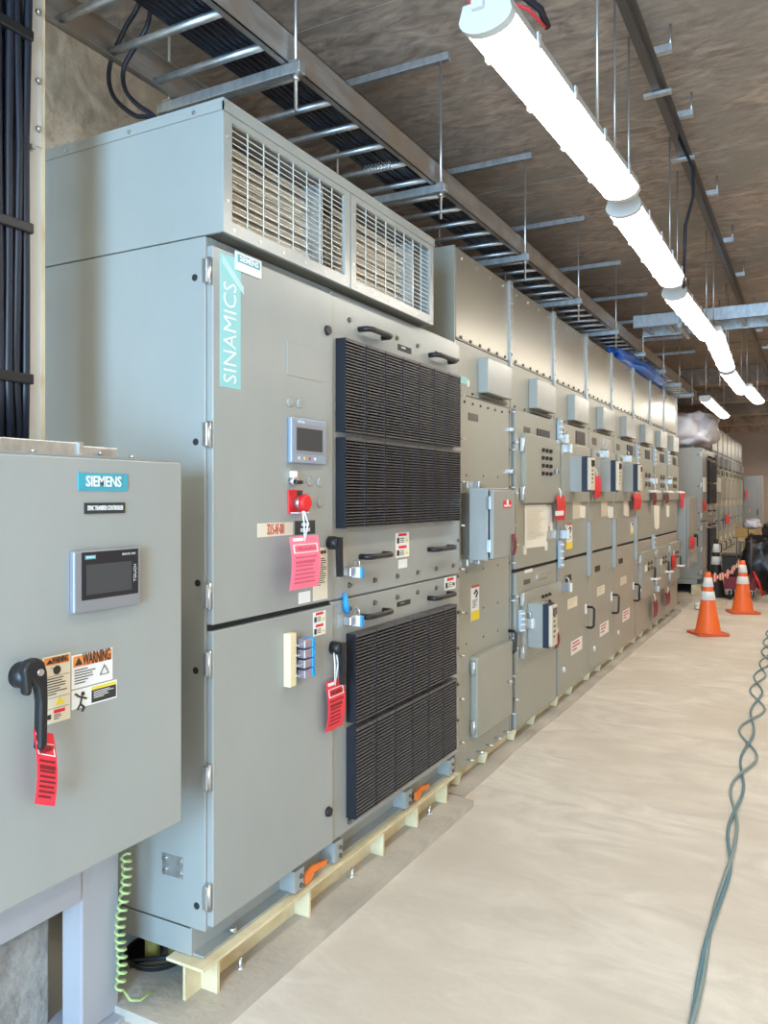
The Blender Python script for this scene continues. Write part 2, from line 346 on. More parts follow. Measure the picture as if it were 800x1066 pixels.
    if near:
        for u, v in ((323, 912), (436, 822)):
            y, z = PX(u, v, XP); y0 = y - .10
            m = MB(); m.prism([(y0 + .06, zc0 + .012), (y0 + .095, zc0 + .012), (y0 + .12, zc0 + .035), (y0 + .20, zc0 + .028), (y0 + .21, zc0 + .045), (y0 + .12, zc0 + .062), (y0 + .06, zc0 + .050)], 'x', XF + .004, XF + .016)
            b_ = m.build('lifting_bracket', 'bracket_orange', c); b_['label'] = 'orange lifting bracket'
    # cage with the fans on top
    return c
dc = drive_cabinet(1.94)
XC = -1.61
def fan_cage(Y0, wrap=False):
    c = thing('fan_cage', 'grey mesh-fronted fan housing on top of the nearest drive cabinet', 'housing', (-2.2, 2.7, 2.418))
    y0, y1, z0, z1 = 1.94, 3.485, 2.418, 2.83
    ym = PX(365, 200, XC)[0]
    m = MB(); m.box(-2.85, XC, y0, y0 + .012, z0, z1 - .012, b=.003); m.build('side_panel', 'drive_gray', c)
    m = MB(); m.box(-2.85, XC, y1 - .012, y1, z0, z1 - .012); m.build('side_panel', 'drive_gray', c)
    m = MB(); m.box(-2.85, XC - .012, y0 + .012, y1 - .012, z0, z0 + .01); m.build('floor_panel', 'dial', c)  # dark colour puts the shade under the overhang into the panel
    m = MB(); m.box(-2.85, XC + .006, y0 - .005, y1 + .003, z1 - .012, z1, b=.002); m.box(XC + .0015, XC + .006, y0 - .005, y1 + .003, z1 - .038, z1 - .012); m.box(-2.85, XC + .006, y0 - .005, y0 - .001, z1 - .038, z1 - .012)
    m.build('lid', 'drive_gray', c)
    for a, b_ in ((y0 + .003, ym - .004), (ym + .004, y1 - .003)):
        m = MB(); t = .04
        m.box(XC - .012, XC + .001, a, a + t, z0, z1 - .039); m.box(XC - .012, XC + .001, b_ - t, b_, z0, z1 - .039)
        m.box(XC - .012, XC + .001, a + t, b_ - t, z0, z0 + t); m.box(XC - .012, XC + .001, a + t, b_ - t, z1 - .06, z1 - .039)
        fr = m.build('grille_frame', 'drive_gray', c)
        for i in range(6): bolt(fr, XC + .001, a + .05 + i * (b_ - a - .1) / 5, z0 + .018, 'bolt', .004, .004)
        for zz in (z0 + .1, z0 + .3): bolt(fr, XC + .001, a + .018, zz, 'bolt', .004, .004)
        m = MB(); nv = 8; nh = 16; za, zb = z0 + t, z1 - .06
        for i in range(1, nv): yy = a + t + (b_ - a - 2 * t) * i / nv; m.box(XC - .006, XC - .003, yy - .0016, yy + .0016, za, zb)
        for i in range(1, nh): zz = za + (zb - za) * i / nh; m.box(XC - .009, XC - .006, a + t, b_ - t, zz - .0011, zz + .0011)
        m.build('wire_mesh', 'wire', c)
        # slanted reflective fins inside
        n = 9; e = .10
        m = MB()
        for i in range(n):
            z = z0 + .012 + i * .036
            m.prism([(XC - .08, z), (XC - .08, z + .003), (XC - .105, z + .047), (XC - .105, z + .044)], 'y', a + .01, b_ - .16)
        m.build('inner_louver', 'foil', c); Bx(XC - .13, XC - .12, a + .01, b_ - .16, z0 + .012, z0 + .30).build('inner_backing', 'foil', c)
        m = MB(); m.box(XC - .26, XC - .25, a, b_, z0 + .01, z1 - .02); m.build('inner_panel', 'gear_gray', c)
        Bx(XC - .25, XC - .03, b_ - .155, b_ - .15, z0 + .012, z1 - .05).build('inner_panel', 'galv', c)
    for x in (-1.72, -2.0, -2.3): MB().cyl((x, y0 - .010, z1 - .025), (x, y0 - .004, z1 - .025), .007, 6).build('bolt', 'bolt', c)
    return c
fan_cage(1.94)
# things printed or fixed on the near drive cabinet ---------------------------------------------
y0, y1, z0, z1 = rect(XD, 229, 262, 250.5, 406)
band = sticker(dc, XD, y0, y1, z0, PX(229, 262, XD)[1], 'teal_pale', 'name_band', label='pale teal band with white lettering')
zt_ = PX(240, 400, XD)[1]
text('SINAMICS', 'lettering', 'white', band, XD + .002, (y0 + y1) / 2, zt_ , .092, align='LEFT', up=True, fit=PX(240, 296, XD)[1] - zt_, font_off=-.0008)
m = MB(); ytri = (y0 + y1) / 2
m.prism([(y0 + .01, z1 - .03), (y1 + .015, z1 - .11), (y1 + .015, z1 - .085), (y0 + .01, z1 - .004)], 'x', XD + .0012, XD + .0018); m.build('stripe', 'teal_light', band)
y0, y1, z0, z1 = rect(XD, 244, 261, 271, 291)
bd = sticker(dc, XD + .002, y0, y1, z0 - .0, z1, 'white', 'name_plate', th=.004, label='white badge with teal maker name')
tb = Bx(XD + .006, XD + .007, y0 + .01, y1 - .01, z0 + (z1 - z0) * .45, z1 - .008).build('badge_field', 'teal', bd)
text('SIEMENS', 'lettering', 'white', bd, XD + .0078, (y0 + y1) / 2, z0 + (z1 - z0) * .45 + ((z1 - .008) - (z0 + (z1 - z0) * .45)) / 2, .026, font_off=.0006, fit=(y1 - y0) * .72)
# cover flap
y0, y1, z0, z1 = rect(XD, 298.5, 356, 335.5, 395)
z1 = PX(298.5, 355, XD)[1]; z0 = PX(298.5, 390, XD)[1]
Bx(XD, XD + .003, y0, y1, z0, z1, b=.001).build('cover_flap', 'drive_gray', dc)
for u, v in ((301.5, 418.5), (311.5, 420), (322.5, 501), (332.5, 502), (322.5, 522), (332.5, 523)):
    y, z = PX(u, v, XD); MB().tube([(XD, y, z), (XD + .004, y, z), (XD + .007, y, z)], [.018, .018, .014], 18).build('blank_plug', 'drive_gray', dc)
# touch panel
def touch_panel(u0, v0, u1, v1, X, near=True):
    y0, z1 = PX(u0, v0, X); y1 = PX(u1, v0, X)[0]; z0 = PX(u0, v1, X)[1]
    t = thing('operator_panel', 'small grey operator touch screen on the left door of the near drive cabinet' if near else 'wide operator touch screen on the wall-mounted controller enclosure', 'screen', (X, (y0 + y1) / 2, z0), 'operator touch screens')
    m = MB(); m.box(X + .0005, X + .018, y0, y1, z0, z1, b=.004); m.build('bezel', 'screen_frame' if not near else 'screen_blue', t)
    if near:
        Bx(X + .018, X + .0192, y0 + .03, y1 - .03, z0 + .045, z1 - .035).build('display', 'screen_gray', t)
        Bx(X + .018, X + .019, y0 + .02, y1 - .02, z0 + .035, z1 - .022).build('display_border', 'screen_frame', t)
        text('SIEMENS', 'lettering', 'white', t, X + .0185, y0 + .06, z1 - .014, .012)
        for i, mt in enumerate(('cream', 'label_yellow', 'red', 'white')): MB().tube([(X + .018, y0 + .045 + i * .035, z0 + .018), (X + .0195, y0 + .045 + i * .035, z0 + .018)], .006, 10).build('key', mt, t)
    else:
        Bx(X + .018, X + .0188, y0 + .022, y1 - .012, z0 + .030, z1 - .004).build('display_glass', 'screen', t)
        Bx(X + .0188, X + .0194, y0 + .036, y1 - .035, z0 + .042, z1 - .035).build('display', 'screen_gray', t)
        pb = Bx(X + .0188, X + .0192, y0 + .032, y0 + .065, z1 - .022, z1 - .012).build('badge_field', 'teal', t)
        text('SIEMENS', 'lettering', 'white', pb, X + .0196, y0 + .0485, z1 - .017, .0075)
        text('SIMATIC HMI', 'lettering', 'housing', t, X + .0192, y1 - .045, z1 - .016, .008)
        text('TOUCH', 'side_lettering', 'housing', t, X + .0192, y1 - .023, z1 - .09, .013, align='LEFT', up=True)
    return t
touch_panel(299.5, 434, 336, 481.5, XD)
# selector and emergency stop
y, z = PX(303, 501, XD)
sw = thing('selector_switch', 'black rotary selector switch above the emergency stop', 'switch', (XD, y, z))
MB().tube([(XD, y, z), (XD + .02, y, z), (XD + .022, y, z)], [.017, .017, .012], 18).build('collar', 'steel', sw)
MB().box(XD + .022, XD + .04, y - .02, y + .022, z - .010, z + .004, b=.004).build('knob', 'black', sw)
MB().box(XD, XD + .025, y - .01, y + .008, z + .013, z + .036, b=.003).build('cap', 'tie', sw)
y, z = PX(307, 522, XD)
es = thing('emergency_stop', 'red mushroom emergency stop button with clear lockout cover on the near door', 'button', (XD, y, z))
MB().box(XD, XD + .006, y - .045, y + .04, z - .042, z + .042, b=.002).build('legend_plate', 'red', es)
MB().box(XD + .006, XD + .0075, y + .005, y + .039, z + .02, z + .04).build('legend', 'print', es)
MB().tube([(XD + .006, y, z - .005), (XD + .03, y, z - .005), (XD + .032, y + .003, z - .005)], [.022, .022, .01], 18).build('collar', 'steel', es)
MB().tube([(XD + .03, y, z - .005), (XD + .036, y, z - .005), (XD + .052, y, z - .005), (XD + .058, y, z - .005)], [.02, .031, .031, .024], 20).build('mushroom_head', 'red', es)
m = MB(); m.box(XD + .006, XD + .04, y - .034, y + .035, z - .042, z - .039); m.build('lockout_cover', 'plastic_wrap', es)
# plates and stickers
def plate_text(parent, X, u0, v0, u1, v1, body, mat, tmat, size, name='name_plate', **k):
    y0, z1 = PX(u0, v0, X); y1 = PX(u1, v0, X)[0]; z0 = PX(u0, v1, X)[1]
    p = sticker(parent, X, y0, y1, z0, z1, mat, name); text(body, 'lettering', tmat, p, X + .002, (y0 + y1) / 2, (z0 + z1) / 2, size, **k); return p
plate_text(dc, XD, 268, 545, 305, 559.5, '3215-AF-001', 'cream', 'print_red', .052, fit=.10, font_off=.0005)
p = plate_text(dc, XD, 307, 542.5, 328, 557, 'VARIABLE\nFREQ DRIVE', 'print', 'white', .020, fit=.062)
y0, y1, z0, z1 = rect(XD, 326, 570, 341, 625); z1 = PX(326, 571, XD)[1]; z0 = PX(326, 626, XD)[1]
p = sticker(dc, XD, y0, y1, z0, z1, 'cream', 'rating_sticker'); lines(p, XD + .0012, y0 + .006, y1 - .006, z0 + .05, z1 - .04, 13); text('SIEMENS', 'lettering', 'print', p, XD + .002, (y0 + y1) / 2 + .008, z1 - .018, .018, font_off=.0005, fit=(y1 - y0) * .6)
m = MB(); rr = random.Random(3); a_ = y1 - .046
for i in range(8):
    for j in range(8):
        if rr.random() < .0: m.box(XD, XD, 0, 0, 0, 0)
p = sticker(dc, XD, PX(311, 617, XD)[0], PX(323, 617, XD)[0], PX(311, 629, XD)[1], PX(311, 617, XD)[1], 'white', 'rating_sticker'); 
yy0, yy1, zz0, zz1 = rect(XD, 326, 638, 339, 665); zz1 = PX(326, 638, XD)[1]
zz0 = PX(326, 663, XD)[1]; warn_small(dc, XD, yy0, yy1, zz0, zz1, 2)
XB = XP + .006
yy0, zz1 = PX(412, 555, XB); yy1 = PX(426, 555, XB)[0]; warn_small(dc, XB, yy0, yy1, PX(412, 581, XB)[1], zz1, 2)
p = sticker(dc, XB, PX(415, 583, XB)[0], PX(424, 583, XB)[0], PX(415, 592, XB)[1], PX(415, 583, XB)[1], 'white', 'safety_sticker'); 
yy0, zz1 = PX(463, 602, XB); yy1 = PX(474.5, 602, XB)[0]; warn_small(dc, XB, yy0, yy1, PX(463, 615, XB)[1], zz1, 1)
for (u0, v0, u1, v1) in ((414.5, 358, 428, 364), (413.5, 627, 427, 632)):
    y0, za = PX(u0, v0, XB); y1 = PX(u1, v0, XB)[0]; zb_ = PX(u0, v1, XB)[1]
    p = sticker(dc, XB, y0, y1, zb_, za, 'print', 'name_plate', th=.003); lines(p, XB + .003, y0 + .03, y1 - .02, zb_ + .012, za - .008, 1, 'white', .8)

# ---------------------------------------------------------------- lockout pieces
def lever(X, y, z, ln, label, tilt=0.0):
    t = thing('rotary_handle', label, 'handle', (X, y, z), 'black lever handles')
    MB().tube([(X, y, z), (X + .025, y, z), (X + .045, y, z)], [.026, .026, .02], 16).build('hub', 'black', t)
    m = MB(); m.prism([(y - .012, z + .022), (y + .014, z + .022), (y + .018, z - ln), (y - .002, z - ln)], 'x', X + .032, X + .052)
    m.build('lever', 'black', t); return t
def padlock(X, y, z, label, body='lock_body', face='lock_blue', s=1.0, group='padlocks on the lockout points'):
    t = thing('padlock', label, 'padlock', (X, y, z - .03 * s), group)
    MB().box(X, X + .045 * s, y - .012 * s, y + .012 * s, z - .03 * s, z + .018 * s, b=.003).build('lock_body', body, t)
    MB().box(X + .045 * s, X + .054 * s, y - .013 * s, y + .013 * s, z - .031 * s, z + .019 * s, b=.003).build('lock_face', face, t)
    m = MB(); m.tube([(X + .01 * s, y, z + .016 * s), (X + .01 * s, y, z + .04 * s), (X + .022 * s, y, z + .052 * s), (X + .036 * s, y, z + .04 * s), (X + .036 * s, y, z + .016 * s)], .004 * s, 8); m.build('shackle', 'steel', t); return t
def hang_tag(X, u0, v0, u1, v1, mat, label, slant=0.0, tie=None, nl=7, head=True, word=None, group='lockout tags', boxmat='tie', skewz=0.):
    """a card hanging in front of the plane x = X; slant tips its left and right edges"""
    y0, z1 = PX(u0, v0, X); y1 = PX(u1, v0, X)[0]; z0 = PX(u0, v1, X)[1]
    t = thing('lockout_tag', label, 'tag', (X, (y0 + y1) / 2, z0), group)
    w_, h_ = y1 - y0, z1 - z0; n = 6; b = slant
    def pt(a, k, dx): # a 0..1 across, k 0..1 down
        bow = .012 * math.sin(PI * k) + dx
        return (X + .004 + bow, y0 + w_ * a + b * k, z1 - h_ * k - skewz * (1 - a))
    def strip(a0, a1, k0, k1, dx, th=.0012, n=n):
        m = MB(); vs = []
        for i in range(n + 1):
            k = k0 + (k1 - k0) * i / n
            for a in (a0, a1):
                for d in (0, th): vs.append(pt(a, k, dx + d))
        fs = []
        for i in range(n):
            q = i * 4; fs += [(q, q + 4, q + 6, q + 2), (q + 1, q + 3, q + 7, q + 5), (q, q + 1, q + 5, q + 4), (q + 2, q + 6, q + 7, q + 3)]
        fs += [(0, 2, 3, 1), (4 * n, 4 * n + 1, 4 * n + 3, 4 * n + 2)]
        return m.add(vs, fs)
    card = strip(0, 1, 0, 1, 0).build('card', mat, t)
    if nl:
        fr = MB()
        for (a0, a1, k0, k1) in ((.08, .92, .15, .165), (.08, .92, .30, .315), (.08, .12, .15, .315), (.88, .92, .15, .315)):
            q = strip(a0, a1, k0, k1, .0014, .0006, 1); fr.add(q.v, q.f)
        fr.build('printed_frame', boxmat, card)
        pm = MB(); r = random.Random(int(u0 * 7))
        rows = ([] if word else [(.2, .8, .19, .27)]) + [(.12, r.uniform(.7, .9), .38 + i * .56 / nl, .38 + i * .56 / nl + (.03 if i != 1 else .055)) for i in range(nl)]
        for a0, a1, k0, k1 in rows: q = strip(a0, a1, k0, k1, .0014, .0005, 1); pm.add(q.v, q.f)
        pr = pm.build('fine_print', {'tag_pink': 'print_pink', 'tag_red': 'dark_red'}.get(mat, 'print'), card); pr['kind'] = 'stuff'
        if word: text(word, 'lettering', 'dark_red' if mat != 'tag_pink' else 'print_pink', card, X + .0175, y0 + w_ * .5 + slant * .2, z1 - h_ * .235 - skewz * .5, h_ * .09, fit=w_ * .66, font_off=.0004)
        q = strip(.1, .45, .03, .09, .0014, .0006, 1); q.build('logo_field', 'tie' , card)
    if tie:
        y, z = PX(tie[0], tie[1], X); yc = y0 + w_ * .5
        MB().tube([(X + .004, y - .004, z), (X + .014, y - .010, (z + z1) / 2), (X + .008, yc, z1 - .02)], .0028, 6).build('cable_tie', 'tie', t)
        MB().tube([(X + .004, y + .004, z), (X + .016, y + .012, (z + z1) / 2), (X + .008, yc, z1 - .02)], .0028, 6).build('cable_tie', 'tie', t)
    return t
def PXx(u, v, X): return PX(u, v, X)
y, z = PX(343, 565, XD); lever(XD + .001, y, z, .13, 'black lever handle hanging at the upper door edge beside the pink tag')
y, z = PX(346, 674, XD); lever(XD + .001, y, z, .14, 'black lever handle on the lower door above the red tag')
hang_tag(XD + .06, 300, 559, 330, 615, 'tag_pink', 'pale pink lockout tag hanging from the emergency stop button', tie=(315, 532), word='PELIGRO')
hang_tag(XD + .012, 338, 711, 356, 763, 'tag_red', 'red lockout tag tied to the lower lever handle beside the louvers', tie=(347, 673), word='PELIGRO')
# yellow lock block with four padlocks
X = XD
y0, z1 = PX(293, 660, X); y1 = PX(300, 660, X)[0]; z0 = PX(293, 716, X)[1]
lb = thing('lock_block', 'cream lockout block standing proud of the lower drive door', 'lock block', (X, y0, z0))
MB().box(X, X + .030, y0 + .012, y1 + .010, z0, z1, b=.003).build('mounting_block', 'mount_cream', lb)
MB().box(X + .012, X + .024, y1 + .010, y1 + .018, z0 + .004, z1 - .004).build('latch_bar', 'steel', lb)
pos = ['topmost', 'second from the top', 'third from the top', 'lowest']
for i in range(4):
    z = z1 - .045 - i * (z1 - z0 - .045) / 4
    t = thing('padlock', 'padlock with blue cap on the cream lock block, %s of four' % pos[i], 'padlock', (X, y1 + .05, z), 'padlocks on the cream lock block')
    MB().box(X + .010, X + .050, y1 + .034, y1 + .078, z - .015, z + .015, b=.003).build('lock_body', 'lock_body', t)
    MB().box(X + .008, X + .053, y1 + .079, y1 + .100, z - .017, z + .017, b=.003).build('cap', 'lock_blue' if i else 'lock_blue', t)
    MB().tube([(X + .018, y1 + .036, z), (X + .018, y1 + .006, z), (X + .040, y1 + .006, z), (X + .040, y1 + .036, z)], .004, 6).build('shackle', 'steel', t)
for j, (u, v, nm) in enumerate(((358, 595, 'upper'), (358, 646, 'lower'))):
    y, z = PX(u, v, XB)
    h = thing('lock_hasp', 'chrome lockout hasp on the %s bolted panel beside the door edge' % nm, 'hasp', (XB, y, z), 'lockout hasps')
    MB().box(XB, XB + .004, y - .05, y + .012, z - .028, z + .03, b=.001).build('hasp_plate', 'drive_gray', h)
    MB().box(XB + .004, XB + .04, y - .012, y + .02, z - .018, z + .018, b=.004).build('hasp_body', 'steel', h)
    padlock(XB + .012, y + .05, z, 'blue and grey padlock on the %s chrome hasp of the bolted panels' % nm, 'white', 'lock_blue', .9)
    if j == 1:
        m = MB(); m.tube([(XB + .012, y + .01, z + .03), (XB + .015, y - .005, z + .06), (XB + .008, y - .004, z + .11)], [.010, .014, .010], 8); tagit(m.build('blue_strap', 'lock_blue'), 'bright blue strap above the lower chrome hasp', 'strap')

# ================================================================= controller enclosure (left)
XS = -1.60
ys1, zs1 = PX(189.5, 481.5, XS); zs0 = PX(189.5, 855, XS)[1]
def control_box(dy=0., near=True, Xs=XS):
    yR = ys1; yL = ys1 - .92
    c = thing('controller_enclosure', 'pale grey wall-mounted controller enclosure at the left edge of the picture' if near else 'small distant grey enclosure in front of the far drive cabinet, with black lever', 'enclosure', (Xs - .14, (yL + yR) / 2, zs0), 'controller enclosures')
    MB().box(Xs - .28, Xs - .03, yL + .01, yR - .012, zs0 + .01, zs1 - .006, b=.004).build('body', 'drive_gray', c)
    MB().box(Xs - .026, Xs, yL, yR, zs0, zs1, b=.005).build('door', 'drive_gray', c)
    m = MB(); m.box(Xs - .28, Xs - .012, yL, yR + .002, zs1 + .001, zs1 + .006); m.build('drip_rail', 'drive_gray', c)
    for yy in (yR - .17, yR - .48): MB().tube([(Xs - .02, yy, zs1 + .006), (Xs - .02, yy, zs1 + .014)], .008, 8).build('bolt', 'bolt', c)
    return c
cb = control_box()
y0, z1 = PX(81, 492, XS); y1 = PX(132, 492, XS)[0]; z0 = PX(81, 510.5, XS)[1]
bp_ = sticker(cb, XS, y0, y1, z0, z1, 'teal', 'name_plate', th=.003, label='teal plate with white maker name'); text('SIEMENS', 'lettering', 'white', bp_, XS + .004, (y0 + y1) / 2, (z0 + z1) / 2, .037, font_off=.0008, fit=(y1 - y0) * .72)
y0, z1 = PX(87.5, 523.5, XS); y1 = PX(129.5, 523.5, XS)[0]; z0 = PX(87.5, 535, XS)[1]
np_ = sticker(cb, XS, y0, y1, z0, z1, 'print', 'name_plate', th=.003, label='black plate with white capitals'); text('SYNC TRANSFER CONTROLLER', 'lettering', 'white', np_, XS + .004, (y0 + y1) / 2, (z0 + z1) / 2, .0165, fit=(y1 - y0) * .88, font_off=.0003)
touch_panel(72, 574, 142, 639, XS, False)
# lever with its red tag
y, z = PX(22, 702, XS)
t = thing('disconnect_switch', 'large black pistol-grip disconnect switch on the left enclosure', 'switch', (XS, y, z), 'black lever handles')
MB().tube([(XS, y - .004, z + .0), (XS + .02, y - .004, z + .0), (XS + .036, y - .002, z + .004)], [.030, .029, .026], 22).build('hub', 'black', t)
m = MB(); m.prism([(y - .030, z + .022), (y - .018, z + .038), (y + .006, z + .042), (y + .024, z + .030), (y + .032, z + .004), (y + .034, z - .06), (y + .032, z - .160), (y + .026, z - .172), (y + .008, z - .170), (y + .010, z - .155), (y + .012, z - .06), (y + .006, z - .026), (y - .006, z - .014), (y - .010, z - .04), (y - .024, z - .04)], 'x', XS + .026, XS + .052)
g = m.build('grip', 'black', t); md = g.modifiers.new('Bevel', 'BEVEL'); md.width = .009; md.segments = 3
MB().tube([(XS + .052, y + .010, z + .008), (XS + .056, y + .010, z + .008)], .008, 14).build('screw', 'steel', t)
Xt = XS + .03
hang_tag(Xt, 33, 770, 54, 848, 'tag_red', 'bright red lockout tag hanging from the disconnect handle of the left enclosure', nl=8, skewz=-.024, slant=.004, word='PELIGRO')
# warning stickers
def Q(u, v): return PX(u, v, XS)
ya, za = Q(44.5, 685); yb = Q(73, 685)[0]; zb_ = Q(44.5, 756)[1]
s1 = sticker(cb, XS, ya, yb, zb_, za, 'cream', 'warning_sticker', label='cream warning sticker with orange header'); H1 = za - zb_; W1 = yb - ya
Bx(XS + .0013, XS + .002, ya + .003, yb - .003, za - H1 * .13, za - .003).build('header', 'orange', s1)
text('WARNING', 'lettering', 'print', s1, XS + .0025, (ya + yb) / 2 + .008, za - H1 * .072, .021, font_off=.0004, fit=(yb - ya) * .58)
m = MB(); m.prism([(ya + .008, za - H1 * .11), (ya + .028, za - H1 * .11), (ya + .018, za - H1 * .04)], 'x', XS + .002, XS + .0026); m.build('alert_mark', 'print', s1)
MB().tube([(XS + .001, (ya + yb) / 2, za - H1 * .22), (XS + .0022, (ya + yb) / 2, za - H1 * .22)], .011, 10).build('pictogram', 'print', s1); m = MB(); m.prism([(ya + .02, za - H1 * .17), (ya + .05, za - H1 * .20), (ya + .045, za - H1 * .235)], 'x', XS + .001, XS + .002); m.build('pictogram', 'print', s1)
lines(s1, XS + .0012, ya + .006, yb - .01, za - H1 * .60, za - H1 * .33, 7)
m = MB(); m.prism([(ya + .032, za - H1 * .74), (ya + .062, za - H1 * .74), (ya + .047, za - H1 * .64)], 'x', XS + .001, XS + .002); m.build('warning_triangle', 'label_yellow', s1)
Bx(XS + .0013, XS + .002, ya + .03, ya + .062, za - H1 * .86, za - H1 * .81).build('danger_field', 'red', s1); lines(s1, XS + .0012, ya + .03, ya + .06, za - H1 * .97, za - H1 * .88, 3)
m = MB(); m.box(XS + .001, XS + .0018, ya + .003, yb - .003, za - H1 * .305, za - H1 * .30); m.box(XS + .001, XS + .0018, ya + .003, yb - .003, za - H1 * .625, za - H1 * .62); m.box(XS + .001, XS + .0018, ya + .003, yb - .003, za - H1 * .785, za - H1 * .78); m.build('divider', 'print', s1)
Bx(XS + .001, XS + .002, ya + .010, ya + .022, za - H1 * .93, za - H1 * .86).build('pictogram', 'print', s1)
ya, za = Q(74.5, 683); yb = Q(117, 683)[0]; zb_ = Q(74.5, 718)[1]; H1 = za - zb_
s2 = sticker(cb, XS, ya, yb, zb_, za, 'white', 'warning_sticker', label='white sticker with large orange warning header')
Bx(XS + .0013, XS + .002, ya + .004, yb - .004, za - H1 * .36, za - .003).build('header', 'orange', s2)
text('WARNING', 'lettering', 'print', s2, XS + .0025, (ya + yb) / 2 + .012, za - H1 * .19, .042, font_off=.0006, fit=(yb - ya) * .68)
m = MB(); m.prism([(ya + .008, za - H1 * .31), (ya + .032, za - H1 * .31), (ya + .020, za - H1 * .08)], 'x', XS + .002, XS + .0026); m.build('alert_mark', 'print', s2)
lines(s2, XS + .0012, ya + .008, yb - .055, za - H1 * .92, za - H1 * .44, 6)
m = MB(); m.tube([(XS + .002, yb - .042, za - H1 * .76), (XS + .002, yb - .014, za - H1 * .76), (XS + .002, yb - .028, za - H1 * .48)], .0014, 5, closed=True); m.build('alert_mark', 'print', s2)
ya, za = Q(74.5, 719.5); yb = Q(121.5, 719.5)[0]; zb_ = Q(74.5, 747)[1]; H1 = za - zb_
za += .022; zb_ += .018; H1 = za - zb_
za = Q(74.5, 719.5)[1]; H1 = za - zb_
s3 = sticker(cb, XS, ya, yb, zb_, za, 'white', 'warning_sticker', label='white sticker with falling figure pictogram')
ymid = ya + (yb - ya) * .42
Bx(XS + .0013, XS + .002, ymid, yb - .004, zb_ + .004, za - H1 * .24).build('text_field', 'print', s3)
Bx(XS + .0013, XS + .002, ymid, yb - .004, za - H1 * .22, za - .003).build('header', 'label_yellow', s3)
lines(s3, XS + .002, ymid + .006, yb - .012, zb_ + .012, za - H1 * .32, 5, 'white', .35)
m = MB(); hx = ya + .030; hz = za - H1 * .28; X_ = XS + .0026
m.tube([(XS + .001, hx + .003, hz), (XS + .0025, hx + .003, hz)], .0055, 12)
for pts in (((0, -.006), (-.005, -.024)), ((0, -.008), (.014, -.014)), ((0, -.008), (-.015, -.002)), ((-.005, -.024), (.007, -.034)), ((.007, -.034), (.001, -.044)), ((-.005, -.024), (-.014, -.036)), ((-.022, .004), (-.013, .0))):
    (a0, b0), (a1, b1) = pts; m.tube([(XS + .0015, hx + a0, hz + b0), (XS + .0015, hx + a1, hz + b1)], .0026, 6)
m.build('pictogram', 'print', s3)
# support stand below
XT = -1.90
s = thing('enclosure_stand', 'painted steel stand with one square column under the left enclosure', 'stand', (XT, 1.72, .0))
c0 = PX(85, 900, XT)[0]; c1 = PX(124, 900, XT)[0]
MB().box(XT - .085, XT, c0, c1, .012, 1.2, b=.006).build('column', 'pedestal', s)
zb_ = PX(40, 962, XT)[1]
MB().box(XT - .11, XT + .004, .5, c0 - .002, zb_, zb_ + .20, b=.004).build('cross_beam', 'pedestal', s)
MB().box(XT - .16, XT + .04, c0 - .06, c1 + .04, .0, .012, b=.003).build('base_plate', 'pedestal', s)
MB().tube([(XT + .015, c0 - .04, .012), (XT + .015, c0 - .04, .045)], .012, 6).build('anchor_bolt', 'bolt', s)
MB().box(XT + .004, XT + .02, 1.0, c1, zs0 + .1, zs0 + .16).build('mounting_rail', 'pedestal', s)
tagit(MB().box(-2.40, -2.04, .7, PX(53, 1000, -2.04)[0], 0, PX(53, 955, -2.04)[1], b=.012).build('concrete_block', 'block'), 'rough grey concrete block standing behind the left stand', 'block')
# trough on top, behind the door line
X = -1.68
zt0 = zs1 + .0065; zt1 = PX(20, 456, X)[1]
t = thing('wire_trough', 'dull grey steel wiring trough lying on top of the left enclosure', 'trough', (X, 1.3, zt0))
y2 = PX(83, 460, X)[0]; y3 = PX(122, 460, X)[0]
MB().box(X - .16, X, .85, y2, zt0, zt1, b=.003).build('duct', 'galv', t)
MB().box(X - .16, X + .003, y2, y3, zt0, zt1 - .008, b=.003).build('end_duct', 'galv', t)
MB().tube([(X + .003, PX(103, 470, X)[0], zt0 + .012), (X + .014, PX(103, 470, X)[0], zt0 + .012)], .007, 8).build('bolt', 'bolt', t)
MB().box(X - .01, X + .006, y2 - .006, y2 + .006, zt0 + .002, zt1 + .002).build('joint_cover', 'galv', t)
# vertical ladder with black cables above it
X = -2.0
yb_ = PX(46.5, 200, X)[0]; ya_ = yb_ - .62; zlo = zs1 - .1
v = thing('vertical_cable_ladder', 'tall galvanised cable ladder rising above the left enclosure, pale plywood edge', 'cable ladder', (X, (ya_ + yb_) / 2, zlo))
MB().box(X - .10, X, yb_ - .018, yb_ - .012, zlo, 3.90).box(X - .006, X, yb_ - .055, yb_ - .018, zlo, 3.90).build('side_rail', 'strut_side', v)
MB().box(X - .10, X + .002, yb_ - .012, yb_, zlo, 3.90).build('plywood_edge', 'plywood', v)
MB().box(X - .10, X, ya_, ya_ + .03, zlo, 3.90).build('side_rail', 'strut_side', v)
MB().box(X - .002, X + .004, yb_ - .06, yb_ - .013, 2.62, 3.3).build('splice_plate', 'strut_side', v)
for z in (2.50, 2.56, 2.7, 2.9): bolt(v, X + .003, yb_ - .038 + (.012 if z > 2.52 else -.008), z + .11, 'bolt', .008, .012)
for i in range(7): MB().box(X - .06, X - .03, ya_ + .03, yb_ - .018, 1.75 + i * .3, 1.79 + i * .3).build('rung', 'galv', v)
ORD = ['first', 'second', 'third', 'fourth', 'fifth', 'sixth', 'seventh', 'eighth', 'ninth', 'tenth', 'eleventh']
rr = random.Random(5)
